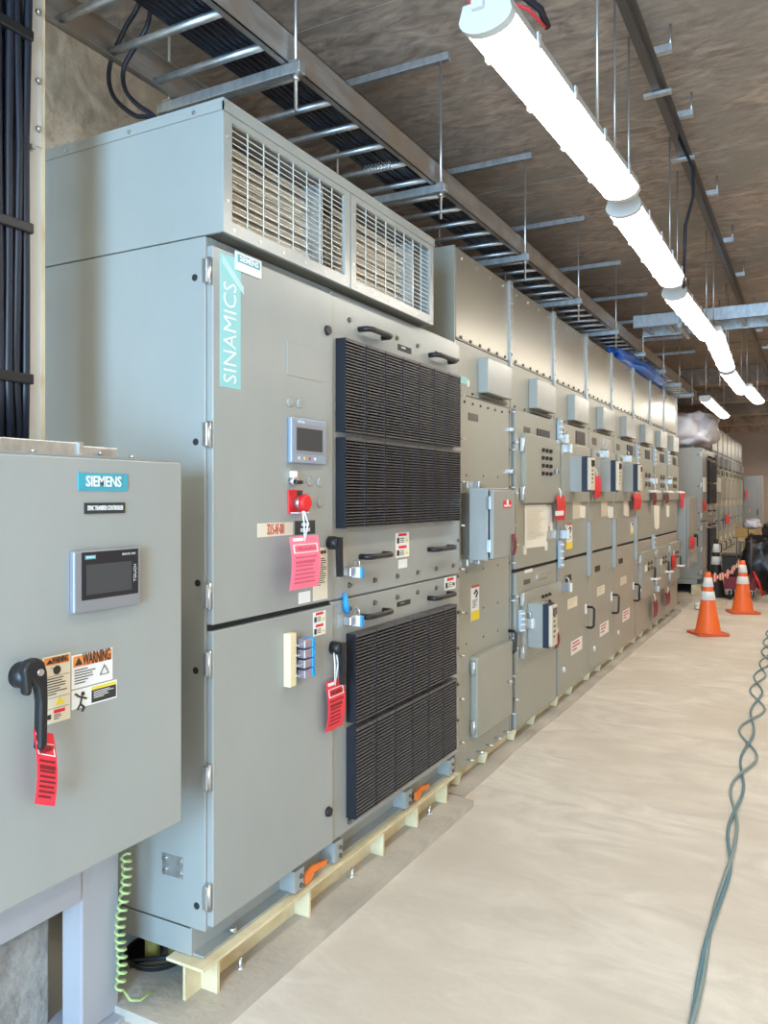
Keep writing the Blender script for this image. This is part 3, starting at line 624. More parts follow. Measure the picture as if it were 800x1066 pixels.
for i in range(22):
    yy = yb_ - .075 - (i % 11) * .027; xx = X - .018 + (.03 if i > 10 else 0) + rr.uniform(-.004, .004)
    pts = [(xx + rr.uniform(-.004, .004), yy + rr.uniform(-.010, .010) + (.04 * max(0, (2.2 - z)) * rr.uniform(-.6, .6)), z) for z in (zt1 + .003, 1.95, 2.2, 2.6, 3.0, 3.4, 3.85)]
    o = MB().tube(pts, .0125, 8).build('black_cable', 'cable'); tagit(o, 'black power cable on the tall ladder, %s from its right rail, %s layer' % (ORD[i % 11], 'back' if i < 11 else 'front'), 'cable', 'cables on the vertical ladder')
for z in (1.92, 2.35, 2.9): tagit(MB().box(X + .004, X + .032, yb_ - .37, yb_ - .06, z, z + .03, b=.004).build('cable_cleat', 'black'), {1.92: 'lowest', 2.35: 'middle', 2.9: 'highest'}[z] + ' black cleat across the cables of the tall ladder', 'cleat', 'cable cleats')

# ================================================================= base beam, pad and conduits
def base_beam(y0, y1, z0):
    b = thing('base_beam', 'cream painted steel I-beam under the near drive cabinet', 'beam', (-1.73, (y0 + y1) / 2, z0))
    xa, xb2 = -1.805, -1.655; zt = .148; xm = (xa + xb2) / 2
    MB().box(xa, xb2, y0, y1, zt - .010, zt, b=.001).build('top_flange', 'beam_cream', b)
    MB().box(xm - .005, xm + .005, y0, y1, z0 + .008, zt - .010).build('web', 'beam_cream', b)
    MB().box(xa, xb2, y0, y1, z0, z0 + .008).build('bottom_flange', 'beam_cream', b)
    for u, v in ((243, 1010), (308, 940), (372, 915), (425, 862), (445, 845)):
        yy, _ = PX(u, v, xb2)
    for yy in (1.98, 2.50, 3.08, 3.42, 3.76):
        MB().box(xm + .005, xb2 - .006, yy - .006, yy + .006, z0 + .008, zt - .010).build('stiffener', 'beam_cream', b)
    for yy in (2.12, 2.85, 3.60):
        m = MB(); m.cyl((xb2 - .03, yy, z0), (xb2 - .03, yy, z0 + .060), .007, 8); m.tube([(xb2 - .03, yy, z0 + .012), (xb2 - .03, yy, z0 + .03)], .014, 6); m.build('anchor_bolt', 'steel', b)
    return b
base_beam(1.90, 3.90, .010)
tagit(MB().prism([(-1.58, 1.78), (-1.565, 1.80), (-1.555, 3.86), (-1.66, 3.88), (-2.0, 3.88), (-2.0, 1.78)], 'z', 0, .034).build('grout_pad', 'pad'), 'thin rough concrete pad under the cream beam', 'pad')
tagit(Bx(-2.9, -2.7, 1.9, 3.9, 0, .148).build('rear_beam', 'beam_cream'), 'rear cream beam carrying the back of the near drive cabinet', 'beam')
m = MB().lathe([(.10, .021), (.105, .05), (.115, .055), (.10, .055), (.09, .03), (.0, .03)], (-1.98, 2.05, 0)); tagit(m.build('cable_sleeve', 'rubber'), 'dark floor sleeve with the yellow conduits rising from it', 'sleeve')
for i, (xx, yy, dx) in enumerate(((-1.99, 2.03, .05), (-1.94, 2.09, .05))):
    tagit(MB().tube([(xx, yy, .03), (xx, yy, .10), (xx + dx * .7, yy + .01, .30), (xx + dx, yy + .02, .45)], .026, 12).build('conduit', 'yellow_pipe'), 'dull yellow conduit under the near drive cabinet, %s of two' % ('left' if i == 0 else 'right'), 'conduit', 'yellow conduits')
tagit(MB().tube([(-2.3, 2.06, .10), (-2.05, 2.2, .06), (-1.86, 2.2, .13), (-1.80, 2.1, .14), (-1.83, 1.99, .10), (-2.1, 1.95, .02)], .008, 8).build('loose_cable', 'cable'), 'thin black cable looping under the corner of the near cabinet', 'cable')
# coiled green-yellow wire
x0 = -1.87
pts = []
n = 560
cy_top, cz_top = PX(131, 888, x0); cy_b, cz_b = PX(124, 1030, x0)
for i in range(n):
    k = i / (n - 1); r = .013; a = k * 2 * PI * 17
    yy = cy_top + (cy_b - cy_top) * k + .008 * math.sin(k * 9)
    pts.append((x0 + r * math.cos(a), yy + r * math.sin(a), cz_top + (cz_b - cz_top) * k))
e = pts[-1]
pts += [(e[0] + .02, e[1] + .01, e[2] - .03), (e[0] + .03, e[1] + .04, e[2] - .045), (e[0] + .035, e[1] + .09, e[2] - .04)]
tagit(MB().tube(pts, .0042, 6).build('earth_wire', 'green_wire'), 'curly green and yellow earth wire hanging beside the stand column', 'wire')
m = MB(); pm = pts[:n:1]
# ================================================================= switchgear row
XG = -1.72; XGD = -1.70
SY = [3.99, 4.90, 5.862, 6.818, 7.774, 8.80, 9.786, 10.766, 11.767]
ZT, ZM, ZH, ZS, ZB = 2.96, 2.455, 2.16, 1.12, .10
def gear_label(i, far=False):
    n = ['first', 'second', 'third', 'fourth', 'fifth', 'sixth', 'seventh', 'eighth'][i]
    d = ['with the projecting disconnect enclosure and bottom hatch', 'with a dotted instrument door and taped papers', 'with grey relay box and handled lower door, beside the papers', 'with grey relay box and red tag hanging at its left', 'with a grey relay box and rusty-tinted lower door', 'with small upper knob door and hinged lower door', 'with small upper knob door, next to last of the near row', 'last of the near row before the gap'][i]
    return 'tall beige-grey switchgear section, %s from the near drive cabinet, %s' % (n, d) if i in (3,4,6,7) else 'tall beige-grey switchgear section, %s' % (n + ' in the row, ' + d)
GL = ['tall beige switchgear section next to the drive cabinet, with projecting enclosure and bottom hatch',
      'tall beige switchgear section with dotted instrument door and papers taped on it',
      'tall beige switchgear section with grey relay box, just right of the papers',
      'tall beige switchgear section with relay box, fourth from the near drive cabinet',
      'tall beige switchgear section with relay box and reddish lower door, fifth in row',
      'tall beige switchgear section with hinged lower instrument door, sixth in row',
      'narrow-looking beige switchgear section, next to last in the near row',
      'last beige switchgear section of the near row, by the gap']
def gear_section(i, y0, y1, far=False):
    s = thing('switchgear_section', GL[i], 'switchgear', (-2.3, (y0 + y1) / 2, ZB), 'near switchgear sections')
    XK = -2.95
    m = MB(); m.box(XK, XG, y0 + .001, y0 + .018, ZB, ZT); m.box(XK, XG, y1 - .019, y1 - .001, ZB, ZT); m.box(XK, XG - .01, y0 + .018, y1 - .019, ZB, ZB + .02); m.box(XK, XK + .01, y0 + .018, y1 - .019, ZB, ZT)
    m.box(XG - .02, XG - .006, y0 + .018, y1 - .019, ZB + .02, ZM); m.build('frame', 'gear_gray', s)
    # top duct
    MB().box(XK, XG + .003, y0 + .02, y1 - .03, ZM + .012, ZT - .01).build('top_panel', 'top_sheet', s)
    MB().box(XG - .004, XG + .016, y1 - .05, y1 + .0, ZM - .03, ZT + .01).build('flange_strip', 'flange_gray', s)
    Bx(XG - .004, XG + .005, y0 + .02, y1 - .05, ZM, ZM + .012).build('seam_strip', 'dark_bolt', s)
    for k in range(5): bolt(s, XG + .016, y1 - .025, ZM + .05 + k * .108, 'bolt')
    for k in range(4): bolt(s, XG + .003, y0 + .10 + k * (y1 - y0 - .26) / 3, ZT - .05, 'bolt')
    for k in range(6): bolt(s, XG + .004, y0 + .08 + k * (y1 - y0 - .2) / 5, ZM + .018, 'dark_bolt')
    # header band and its box
    MB().box(XG - .006, XG, y0 + .018, y1 - .006, ZH + .006, ZM - .003).build('header_panel', 'gear_gray', s)
    bx = MB().box(XG, XG + .062, y0 + .38 * (y1 - y0), y0 + .84 * (y1 - y0), ZH + .04, ZH + .24, b=.004)
    bx.build('header_box', 'drive_gray', s)
    Bx(XG, XG + .02, y0 + .40 * (y1 - y0), y1 - .12, ZH + .012, ZH + .032).build('vent_slot', 'dial', s)
    for k in range(5): bolt(s, XG, y0 + .07 + k * (y1 - y0 - .16) / 4, ZH + .022, 'dark_bolt', .007)
    return s
secs = [gear_section(i, SY[i], SY[i + 1]) for i in range(8)]
def door(s, X0, X1, y0, y1, z0, z1, name='door', mat='gear_gray', b=.004): return MB().box(X0, X1, y0, y1, z0, z1, b=b).build(name, mat, s)
def knobs(s, X, y0, y1, z0, z1, nx, nz, r=.012, mat='black', name='indicator'):
    for a in range(nx):
        for b_ in range(nz):
            y = y0 + (y1 - y0) * (a / (nx - 1) if nx > 1 else .5); z = z0 + (z1 - z0) * (b_ / (nz - 1) if nz > 1 else .5)
            inst(('k', r, mat), lambda: MB().tube([(0, 0, 0), (.012, 0, 0), (.018, 0, 0)], [r, r, r * .7], 10), name, mat, s, (X, y, z))
def at(s, X, u0, v0, u1, v1, mat, name, th=.004, off=0.0, b=0.):
    y0, z1 = PX(u0, v0, X); y1 = PX(u1, v0, X)[0]; z0 = PX(u0, v1, X)[1]
    return MB().box(X + off, X + off + th, y0, y1, z0, z1, b=b).build(name, mat, s)
def rr_box(X, u0, v0, u1, v1):
    y0, z1 = PX(u0, v0, X); return y0, PX(u1, v0, X)[0], PX(u0, v1, X)[1], z1
# section 1
s = secs[0]; y0, y1 = SY[0], SY[1]
door(s, XG - .006, XG + .004, y0 + .004, y1 - .045, ZB, ZH, 'front_panel')
for k in range(6): bolt(s, XG + .004, y0 + .13 + k * .12, ZH - .035, 'dark_bolt', .007)
for k in range(9): stud(s, XG + .004, y0 + .03, ZB + .17 + k * .235)
for k in range(5): stud(s, XG + .004, y0 + .17 + k * .15, ZB + .035)
for k in range(9): stud(s, XG - .004, y1 - .02, ZB + .12 + k * .24)
for a in (.16, .42, .66):
    for b_ in (1.18, 1.62, 1.72, .95, .78): bolt(s, XG + .004, y0 + a, b_, 'dark_bolt', .005, .004)
at(s, XG, 487, 429.5, 497, 437, 'dial', 'name_plate', .003, .004)
at(s, XG, 479, 391, 486, 398.5, 'teal_pale', 'sticker', .001, .004); y, z = PX(487.5, 399, XG); MB().tube([(XG, y, z), (XG + .0015, y, z)], .022, 14).build('round_sticker', 'white', s)
# hatch
hy0, hz1 = PX(488, 685, XG); hy1, _ = PX(525, 670, XG); hz1 = PX(489, 684, XG)[1]; hz0 = PX(489, 768, XG)[1]
door(s, XG + .004, XG + .045, hy0 + .02, hy1 + .03, hz0, hz1, 'hatch')
for z in (hz1 - .06, hz0 + .06): hinge(s, XG + .010, hy0 + .012, z, .07)
y, z = PX(522, 709, XG); m = MB(); m.tube([(XG + .045, y, z), (XG + .07, y, z)], .012, 10); m.box(XG + .06, XG + .07, y - .02, y + .02, z - .01, z + .006); m.build('hatch_knob', 'steel', s)
# yellow bottomed warning label
def warn_tall(s, u0, v0, u1, v1, X):
    y0, y1, z0, z1 = rr_box(X, u0, v0, u1, v1)
    p = sticker(s, X, y0, y1, z0, z1, 'white', 'warning_label', label='narrow white label with yellow foot')
    Bx(X + .0013, X + .002, y0, y1, z0, z0 + (z1 - z0) * .27).build('yellow_field', 'label_yellow', p)
    Bx(X + .0013, X + .002, y0, y1, z1 - (z1 - z0) * .07, z1).build('header', 'print_red', p)
    h = z1 - z0; w_ = y1 - y0; m = MB(); m.tube([(X + .0015, y0 + w_ * .35, z1 - h * .25), (X + .0015, y0 + w_ * .6, z1 - h * .15), (X + .0015, y0 + w_ * .75, z1 - h * .22), (X + .0015, y0 + w_ * .55, z1 - h * .36)], .006, 6); m.build('pictogram', 'print', p)
    lines(p, X + .0012, y0 + w_ * .15, y1 - w_ * .15, z0 + h * .33, z1 - h * .42, 5)
warn_tall(s, 490.5, 610, 499, 647, XG + .004)
# projecting enclosure on section 1 (a thing of its own)
X0 = XG + .05
y0, z1 = PX(488.5, 508, X0); z0 = PX(488.5, 583, X0)[1]
x1 = PY(513.5, 500, y0)[0]
en = thing('disconnect_enclosure', 'grey box enclosure with red badge projecting from the first switchgear section', 'enclosure', (XG, y0 + .15, z0))
y1 = PX(536, 500, x1)[0]
MB().box(XG + .006, X0, y0 - .005, y0 + .13, z0 + .03, z1 - .03).build('mounting_bracket', 'dial', en)
for yy in (y0 + .03, y0 + .20):
    for zz in (z1 + .018, z0 - .018): MB().box(XG + .004, XG + .035, yy - .012, yy + .012, zz - .02, zz + .02, b=.003).build('mounting_lug', 'steel', en)
MB().box(X0, x1 - .03, y0, y1, z0, z1, b=.004).build('body', 'drive_gray', en)
MB().box(x1 - .022, x1, y0 + .006, y1 + .012, z0 + .01, z1 - .012, b=.004).build('door', 'drive_gray', en); Bx(x1 - .030, x1 - .022, y0 + .012, y1 - .01, z0 + .015, z1 - .015).build('door_gap', 'gap', en)
for z in (z1 - .08, z0 + .08): MB().box(x1 - .036, x1 - .014, y0 - .006, y0 + .010, z - .035, z + .035, b=.003).build('hinge', 'steel', en)
ya, za = PX(524.5, 521, x1); yb = PX(532.5, 521, x1)[0]; zb_ = PX(524.5, 529, x1)[1]
rb = sticker(en, x1, ya, yb, zb_, za, 'red', 'red_badge'); m = MB(); m.tube([(x1 + .001, (ya + yb) / 2, (za + zb_) / 2 + .01), (x1 + .002, (ya + yb) / 2, (za + zb_) / 2 + .01)], .018, 12); m.build('badge_disc', 'white', rb); Bx(x1 + .001, x1 + .002, ya + .008, yb - .008, zb_ + .008, zb_ + .018).build('badge_line', 'white', rb)
hang_tag(x1 + .002, 532.5, 556, 535.5, 578, 'dark_red', 'thin dark red tag at the right edge of the projecting enclosure', nl=0)
# section 2
def latch_column(s, y, z0, z1): pass
s = secs[1]; y0, y1 = SY[1], SY[2]
Bx(XG - .006, XG - .002, y0 + .02, y1 - .02, ZB, ZH).build('recess_panel', 'dial', s)
def double_doors(s, y0, y1, up='gear_gray', lo='gear_gray', g=.045):
    door(s, XG - .002, XG + .02, y0 + g, y1 - .006, ZS + .012, ZH, 'upper_door', up)
    door(s, XG - .002, XG + .02, y0 + g, y1 - .006, ZB + .0, ZS - .012, 'lower_door', lo)
    Bx(XG - .004, XG + .004, y0 + .01, y1 - .005, ZS - .012, ZS + .012).build('door_gap', 'gap', s)
    MB().box(XG - .003, XG + .002, y0 + .003, y0 + g - .006, ZB, ZH).build('post', 'post_gray', s)
XU = XG + .02
double_doors(s, y0, y1)
for k in range(6): stud(s, XG, y0 + .03, ZB + .2 + k * .33)
door(s, XU, XU + .03, *[PX(543, 500, XU)[0], y1 - .008, PX(543, 524, XU)[1], PX(543, 451, XU)[1]], 'instrument_door')
XI = XU + .03
for v in (463, 514): hinge(s, XU + .006, PX(541.5, 500, XU)[0], PX(541.5, v, XU)[1], .09)
a = PX(565, 470, XI); b_ = PX(573, 492, XI); knobs(s, XI, a[0], b_[0], b_[1] - .01, a[1] + .01, 3, 4, .014)
at(s, XU, 545.5, 444, 552, 449.5, 'dial', 'name_plate', .003)
at(s, XU, 559, 446, 572, 454, 'black', 'relay_window', .006)
y, z = PX(577.5, 491, XI); m = MB(); m.tube([(XI, y, z), (XI + .03, y, z)], .015, 10); m.box(XI + .02, XI + .03, y - .02, y + .02, z - .02, z + .02, b=.004); m.build('door_knob', 'steel', s)
# papers
for nm, r_, lab, mt, dx in (('paper_sheet', (546, 526, 568.5, 571), 'large printed paper sheet taped to the second switchgear section', 'paper', .002), ('paper_sheet', (569, 526, 574, 547), 'small red-edged paper slip taped beside the large sheet', 'white', .001)):
    ya, yb, za, zb_ = rr_box(XU, *r_)
    t = thing(nm, lab, 'paper', (XU, (ya + yb) / 2, za), 'taped papers')
    m = MB(); n = 5
    vs = []; 
    for i in range(n + 1):
        k = i / n
        for a in (0, 1): vs += [(XU + .001 + dx + .006 * math.sin(PI * k) * (a * .8 + .2), ya + (yb - ya) * a, zb_ - (zb_ - za) * k - .01 * a * k)]
    fs = [(2 * i, 2 * i + 1, 2 * i + 3, 2 * i + 2) for i in range(n)]
    m.add(vs, fs); o = m.build('sheet', mt, t); sd = o.modifiers.new('Solid', 'SOLIDIFY'); sd.thickness = .001; sd.offset = 1
    if mt == 'paper': lines(t, XU + .011, ya + .03, yb - .03, za + .05, zb_ - .03, 16, 'beige_gear', .3)
    for a in ((ya - .015, ya + .02), (yb - .02, yb + .012)): Bx(XU, XU + .011, a[0], a[1], za - .04, za + .02).build('tape_strip', 'cream', t)
# lower half: instrument door with relay box
door(s, XU, XU + .028, PX(543, 650, XU)[0], y1 - .01, PX(543, 686, XU)[1], PX(543, 617, XU)[1], 'instrument_door')
for v in (624, 679): hinge(s, XU + .006, PX(541.5, 500, XU)[0], PX(541.5, v, XU)[1], .08)
at(s, XU, 545.5, 604, 552, 609, 'dial', 'name_plate', .003)
at(s, XU, 559, 598, 571, 603, 'galv', 'relay_window', .006); at(s, XU, 546.5, 593.5, 554.5, 597, 'paper', 'sticker', .001)
a = PX(565, 621, XI); b_ = PX(572, 626, XI); knobs(s, XI - .002, a[0], b_[0], b_[1], a[1], 3, 2, .012)
def relay(i, y0, y1, z0, z1, X, label, d=.16, grp='relay boxes on the switchgear'):
    t = thing('relay_box', label, 'relay', (X, (y0 + y1) / 2, z0), grp)
    e = y0 + (y1 - y0) * .0
    MB().box(X, X + d * .62, y0, y1, z0, z1, b=.004).build('case', 'drive_gray', t)
    MB().box(X + d * .62, X + d * .85, y0 + .003, y1 - .003, z0 + .003, z1 - .003).build('dark_bezel', 'relay_dark', t)
    MB().box(X + d * .85, X + d, y0 + .006, y1 - .006, z0 + .012, z1 - .012, b=.006).build('front_cover', 'beige_gear', t)
    lines(t, X + d, y0 + .04, y1 - .04, z0 + .05, z1 - .04, 6, 'dial', .5, name='keypad')
    Bx(X + d - .001, X + d + .004, y0 + .03, y1 - .03, z1 - .075, z1 - .03).build('display', 'screen', t)
    return t
def relay_at(u0, v0, v1, X, d, wd, label):
    y0, z1 = PX(u0, v0, X + .02); z0 = PX(u0, v1, X + .02)[1]
    return relay(0, y0, y0 + wd, z0, z1, X, label, d)
relay_at(553, 628, 674, XI - .002, .16, .14, 'grey relay box with beige front on the second section lower instrument door')
for j, (u, v0, v1, wd, lab) in enumerate(((593.5, 475, 512, .15, 'large grey relay box on the third switchgear section'), (625, 479, 512, .14, 'grey relay box on the fourth switchgear section, right of the red tag'), (649.5, 483, 512, .13, 'smallest-looking grey relay box, on the fifth switchgear section'))):
    relay_at(u, v0, v1, XU, .18, wd, lab)
# sections 3-5
for k, (i, up, lo) in enumerate(((2, 'gear_gray', 'gear_gray'), (3, 'gear_gray', 'gear_gray'), (4, 'gear_gray', 'rust_door'), (5, 'gear_gray', 'rust_door'), (6, 'gear_gray', 'rust_door'), (7, 'gear_gray', 'rust_door'))):
    s = secs[i]; y0, y1 = SY[i], SY[i + 1]
    Bx(XG - .006, XG - .002, y0 + .02, y1 - .02, ZB, ZH).build('recess_panel', 'dial', s)
    double_doors(s, y0, y1, up, lo, .05 if i in (2, 5) else .02)
    zi = PX(583, 523, XU)[1]
    door(s, XU, XU + .022, y0 + .06, y1 - .03, zi, ZH - .15, 'instrument_door')
    Bx(XU, XU + .003, y0 + .12, y0 + .27, ZH - .11, ZH - .05).build('name_plate', 'dial', s)
    Bx(XU, XU + .006, y1 - .42, y1 - .14, ZH - .13, ZH - .03).build('relay_window', 'galv' if i == 3 else 'black', s)
    if i in (2, 3, 4): Bx(XU + .022, XU + .025, y0 + .2, y0 + .3, ZH - .21, ZH - .18).build('name_plate', 'dial', s)
    if i in (2, 3, 4):
        MB().box(XU, XU + .035, y1 - .07, y1 - .008, ZS - .19, ZS + .27, b=.004).build('vertical_cover', 'drive_gray', s)
        Bx(XU, XU + .003, y0 + .22, y0 + .40, ZS - .18, ZS - .13).build('name_plate', 'black', s)
        pz = ZS - .42; p = Bx(XU, XU + .002, y0 + .30, y0 + .58, pz + .02, pz + .10).build('name_plate', 'beige_gear' if i > 3 else 'cream', s); lines(p, XU + .002, y0 + .33, y0 + .56, pz + .035, pz + .085, 2, 'beige_gear', .45)
        handle_bow(s, XU, y1 - .07, y1 - .05, ZS - .62, ZS - .45, .010, .06); Bx(XU, XU + .01, y1 - .12, y1 - .095, ZS - .50, ZS - .42).build('latch', 'white', s)
        yy = y0 + .40; wst = sticker(s, XU, yy, yy + .34, .345, .455, 'white', 'warning_label', label='white label with red print'); lines(wst, XU + .0012, yy + .03, yy + .30, .36, .44, 3, 'print_red', .45)
        m = MB(); m.tube([(XU, y0 + .18, .28), (XU + .012, y0 + .18, .28)], .022, 10); m.build('blank_plug', 'white', s)
        Bx(XU + .0, XU + .002, y0 + .45, y0 + .68, ZS + .30, ZS + .52).build('sticker', 'beige_gear', s)
    if i in (5, 6, 7):
        knobs(s, XU + .022, y0 + .50, y0 + .68, ZH - .42, ZH - .32, 2, 2, .03, 'dial')
        door(s, XU, XU + .04, y0 + .18, y1 - .04, .48, ZS - .13, 'instrument_door', 'gear_gray')
        for z in (.55, ZS - .2): hinge(s, XU + .008, y0 + .165, z, .09)
        knobs(s, XU + .04, y0 + .55, y0 + .72, ZS - .33, ZS - .27, 2, 2, .022, 'dial')
        Bx(XU + .04, XU + .043, y0 + .34, y0 + .46, ZS - .35, ZS - .28).build('name_plate', 'white', s)
        MB().tube([(XU + .02, y1 - .30, ZH - .50), (XU + .09, y1 - .30, ZH - .50), (XU + .10, y1 - .05, ZH - .51)], .014, 8).build('latch_arm', 'white', s)
        MB().tube([(XU + .02, y1 - .28, ZS - .46), (XU + .09, y1 - .28, ZS - .46), (XU + .10, y1 - .05, ZS - .47)], .014, 8).build('latch_arm', 'white', s)
        handle_bow(s, XU, y1 - .10, y1 - .09, ZS - .50, ZS - .34, .010, .055)
warn_tall(secs[2], 590, 545, 596, 572, XU)
warn_tall(secs[4], 665 - 8, 543, 660, 556, XU)
handle_bow(secs[0], XG + .004, SY[1] - .07, SY[1] - .05, PX(533, 676, XG)[1], PX(533, 655, XG)[1], .010, .05)
# papers on the upper doors
for j, (u0, v0, u1, v1, lab) in enumerate(((604, 526, 613, 542, 'pair of pale papers on the third switchgear section'), (633, 527, 642, 542, 'pale paper on the fourth switchgear section'), (650.5, 526, 658, 540, 'pale paper on the fifth switchgear section'), (681, 526, 690, 552, 'creased white paper hanging on the sixth switchgear section'), (694, 526, 699, 540, 'small pale paper on the eighth switchgear section'))):
    ya, yb, za, zb_ = rr_box(XU + .002, u0, v0, u1, v1)
    yw = ya + (yb - ya) * .62; m = MB(); m.prism([(ya, zb_), (yw, zb_ - .01), (yw - .01, za + .02), ((ya + yw) / 2, za + (.0 if j == 3 else .02)), (ya + (.06 if j == 3 else .01), za + .03)], 'x', XU + .001, XU + .004)
    tagit(m.build('paper_sheet', 'paper'), lab, 'paper', 'taped papers')
# red tags on the row
for j, (u0, v0, u1, v1, mt, lab, tie) in enumerate(((578.5, 516, 587, 542, 'red', 'red tag with white stripe between the second and third switchgear sections', (582, 508)), (617.5, 495, 624.5, 518, 'red', 'red tag between the two larger relay boxes', (620, 488)),
    (659, 513, 666.5, 531, 'red', 'red tag under the smallest relay box', (662, 506)), (679, 510, 682.5, 526, 'dark_red', 'dark red tag hanging on the sixth section upper door', (681, 502)), (692.5, 512, 695.5, 524, 'dark_red', 'dark red tag hanging on the seventh section upper door', (694, 505)),
    (679.5, 722 - 95, 684, 733 - 95 + 6, 'dark_red', 'dark red tag on the sixth section lower door', (681, 618)), (692, 618, 697, 632, 'dark_red', 'dark red tag on the seventh section lower door', (695, 611)),
    (699, 578, 703, 593, 'red', 'small bright red tag at the end of the near row, lower one', (701, 573)), (576.5, 660, 581, 676, 'dark_red', 'dark red tag beside the relay box on the second section lower door', (579, 652)))):
    t = hang_tag(XU + .045, u0, v0, u1, v1, mt, lab, nl=0, tie=tie)
    if j == 0:
        ya, yb, za, zb_ = rr_box(XU + .062, u0, 532, u1, 537); Bx(XU + .061, XU + .063, ya, yb, za, zb_).build('white_stripe', 'white', t)
# lockout hasps with padlocks on the section borders
k = 0
for (u, v, s_, lab) in ((582, 577, 1.7, 'between the second and third sections, upper level'), (662, 474, 1.9, 'at the top between fifth and sixth sections'), (680, 476, 1.8, 'at the top between sixth and seventh sections'), (694.5, 477, 1.6, 'at the top of the last section'), (679, 567, 2.0, 'at mid height between sixth and seventh sections'), (581, 448, 1.3, 'at the top between second and third sections'), (541, 646, 1.2, 'at the left of the second section lower door')):
    y, z = PX(u, v, XU); 
    h = thing('lock_hasp', 'pale lockout hasp ' + lab, 'hasp', (XU, y, z), 'lockout hasps')
    MB().box(XU, XU + .03, y - .035, y + .035, z - .06 * s_, z + .06 * s_, b=.008).build('hasp_body', 'rail_blue', h)
    m = MB(); 
    for q in range(4): m.tube([(XU + .03, y - .02, z - .045 * s_ + q * .03 * s_), (XU + .05, y - .04, z - .045 * s_ + q * .03 * s_), (XU + .03, y - .06, z - .045 * s_ + q * .03 * s_)], .006, 6)
    m.build('lock_rings', 'white', h)
for (u, v, lab) in ((582, 456, 'chrome padlock right of the dotted instrument door, upper of two'), (586, 466, 'chrome padlock right of the dotted instrument door, lower of two'), (586, 610, 'chrome padlock at the top right of the second section lower door'), (545, 647, 'chrome padlock on the second section lower hinge side'), (625.5, 472, 'chrome padlock above the fourth section relay box'), (650, 477, 'chrome padlock above the fifth section relay box'), (678, 500, 'chrome padlock on the sixth section upper door'), (694, 501, 'chrome padlock on the seventh section upper door'), (680, 612, 'chrome padlock on the sixth section lower door'), (583, 555, 'white padlock cover hanging below the striped red tag')):
    y, z = PX(u, v, XU); padlock(XU, y, z, lab, 'steel', 'white', 1.35, 'padlocks on the switchgear')
for (u, v) in ((533, 448), (533, 491)): 
    y, z = PX(u, v, XG); MB().box(XG, XG + .03, SY[1] - .05, SY[1] - .006, z - .012, z + .012, b=.002).build('door_clip', 'steel', secs[0])
# base frame and kerb of the row
bf = thing('row_base', 'low cream steel base under the near switchgear row', 'base', (-1.8, 7.9, .0))
MB().box(-1.80, -1.765, SY[0] - .0, SY[-1], .025, ZB - .001).build('rail', 'beam_cream', bf)
MB().box(-2.95, -2.85, SY[0], SY[-1], .0, ZB - .001).build('rail', 'beam_cream', bf)
for i in range(9):
    yy = SY[i] + (.05 if i < 8 else -.06)
    MB().prism([(-1.762, .03), (-1.715, .03), (-1.70, ZB - .004), (-1.762, ZB - .004)], 'y', yy - .005, yy + .005).build('gusset', 'beam_cream', bf)
    if i < 8: yy += .4; MB().prism([(-1.762, .03), (-1.715, .03), (-1.70, ZB - .004), (-1.762, ZB - .004)], 'y', yy - .005, yy + .005).build('gusset', 'beam_cream', bf)
rr = random.Random(2)
pts = []; yy = 3.92
while yy < 11.8: pts.append((-1.655 + rr.uniform(-.008, .008), yy)); yy += .45
pts.append((-1.66, 11.85))
m = MB(); m.prism(pts + [(-1.9, 11.85), (-1.9, 3.92)], 'z', 0, .024); tagit(m.build('grout_curb', 'pad'), 'thin concrete grout curb along the foot of the near switchgear row', 'curb')

# ================================================================= cable tray above the row
def ladder_tray(name, label, x0, x1, y0, y1, z, hgt, along='y', pitch=.23, rmat='galv_old', loc=None):
    t = thing(name, label, 'cable tray', loc or ((x0 + x1) / 2, (y0 + y1) / 2, z))
    for a, sgn in ((x0, 1), (x1, -1)) if along == 'y' else ((y0, 1), (y1, -1)):
        m = MB()
        if along == 'y':
            m.box(a, a + sgn * .004, y0, y1, z, z + hgt); m.box(a, a + sgn * .028, y0, y1, z, z + .004); m.box(a, a + sgn * .028, y0, y1, z + hgt - .004, z + hgt)
        else:
            m.box(x0, x1, a, a + sgn * .004, z, z + hgt); m.box(x0, x1, a, a + sgn * .028, z, z + .004); m.box(x0, x1, a, a + sgn * .028, z + hgt - .004, z + hgt)
        m.build('side_rail', rmat, t)
    k = 0; p = (y0 if along == 'y' else x0) + .1
    while p < (y1 if along == 'y' else x1) - .05:
        if along == 'y': inst(('r', name), lambda: MB().tube([(x0 + .004, 0, 0), (x1 - .004, 0, 0)], .015, 8), 'rung', 'galv', t, (0, p, z + .025))
        else: inst(('r', name), lambda: MB().box(-.02, .02, y0 + .004, y1 - .004, -.012, .012), 'rung', 'galv', t, (p, 0, z + .025))
        p += pitch
    return t
ladder_tray('cable_tray', 'long galvanised ladder cable tray running above the cabinets along the wall', -2.28, -1.715, .4, 14.0, 3.2, .12)
rr = random.Random(9)
for i in range(20):
    xx = -1.765 - (i % 10) * .0255; zz = 3.256 + (.026 if i > 9 else 0)
    pts = [(xx + rr.uniform(-.008, .008), .35 + k * .85, zz + rr.uniform(0, .006)) for k in range(17)]
    tagit(MB().tube(pts, .0125, 7).build('tray_cable', 'cable'), 'black cable along the long tray, %s from its outer rail, %s layer' % (ORD[i % 10], 'lower' if i < 10 else 'upper'), 'cable', 'cables in the long tray')
names = ['nearest', 'second', 'third', 'fourth', 'fifth', 'sixth', 'seventh', 'eighth', 'ninth', 'tenth']
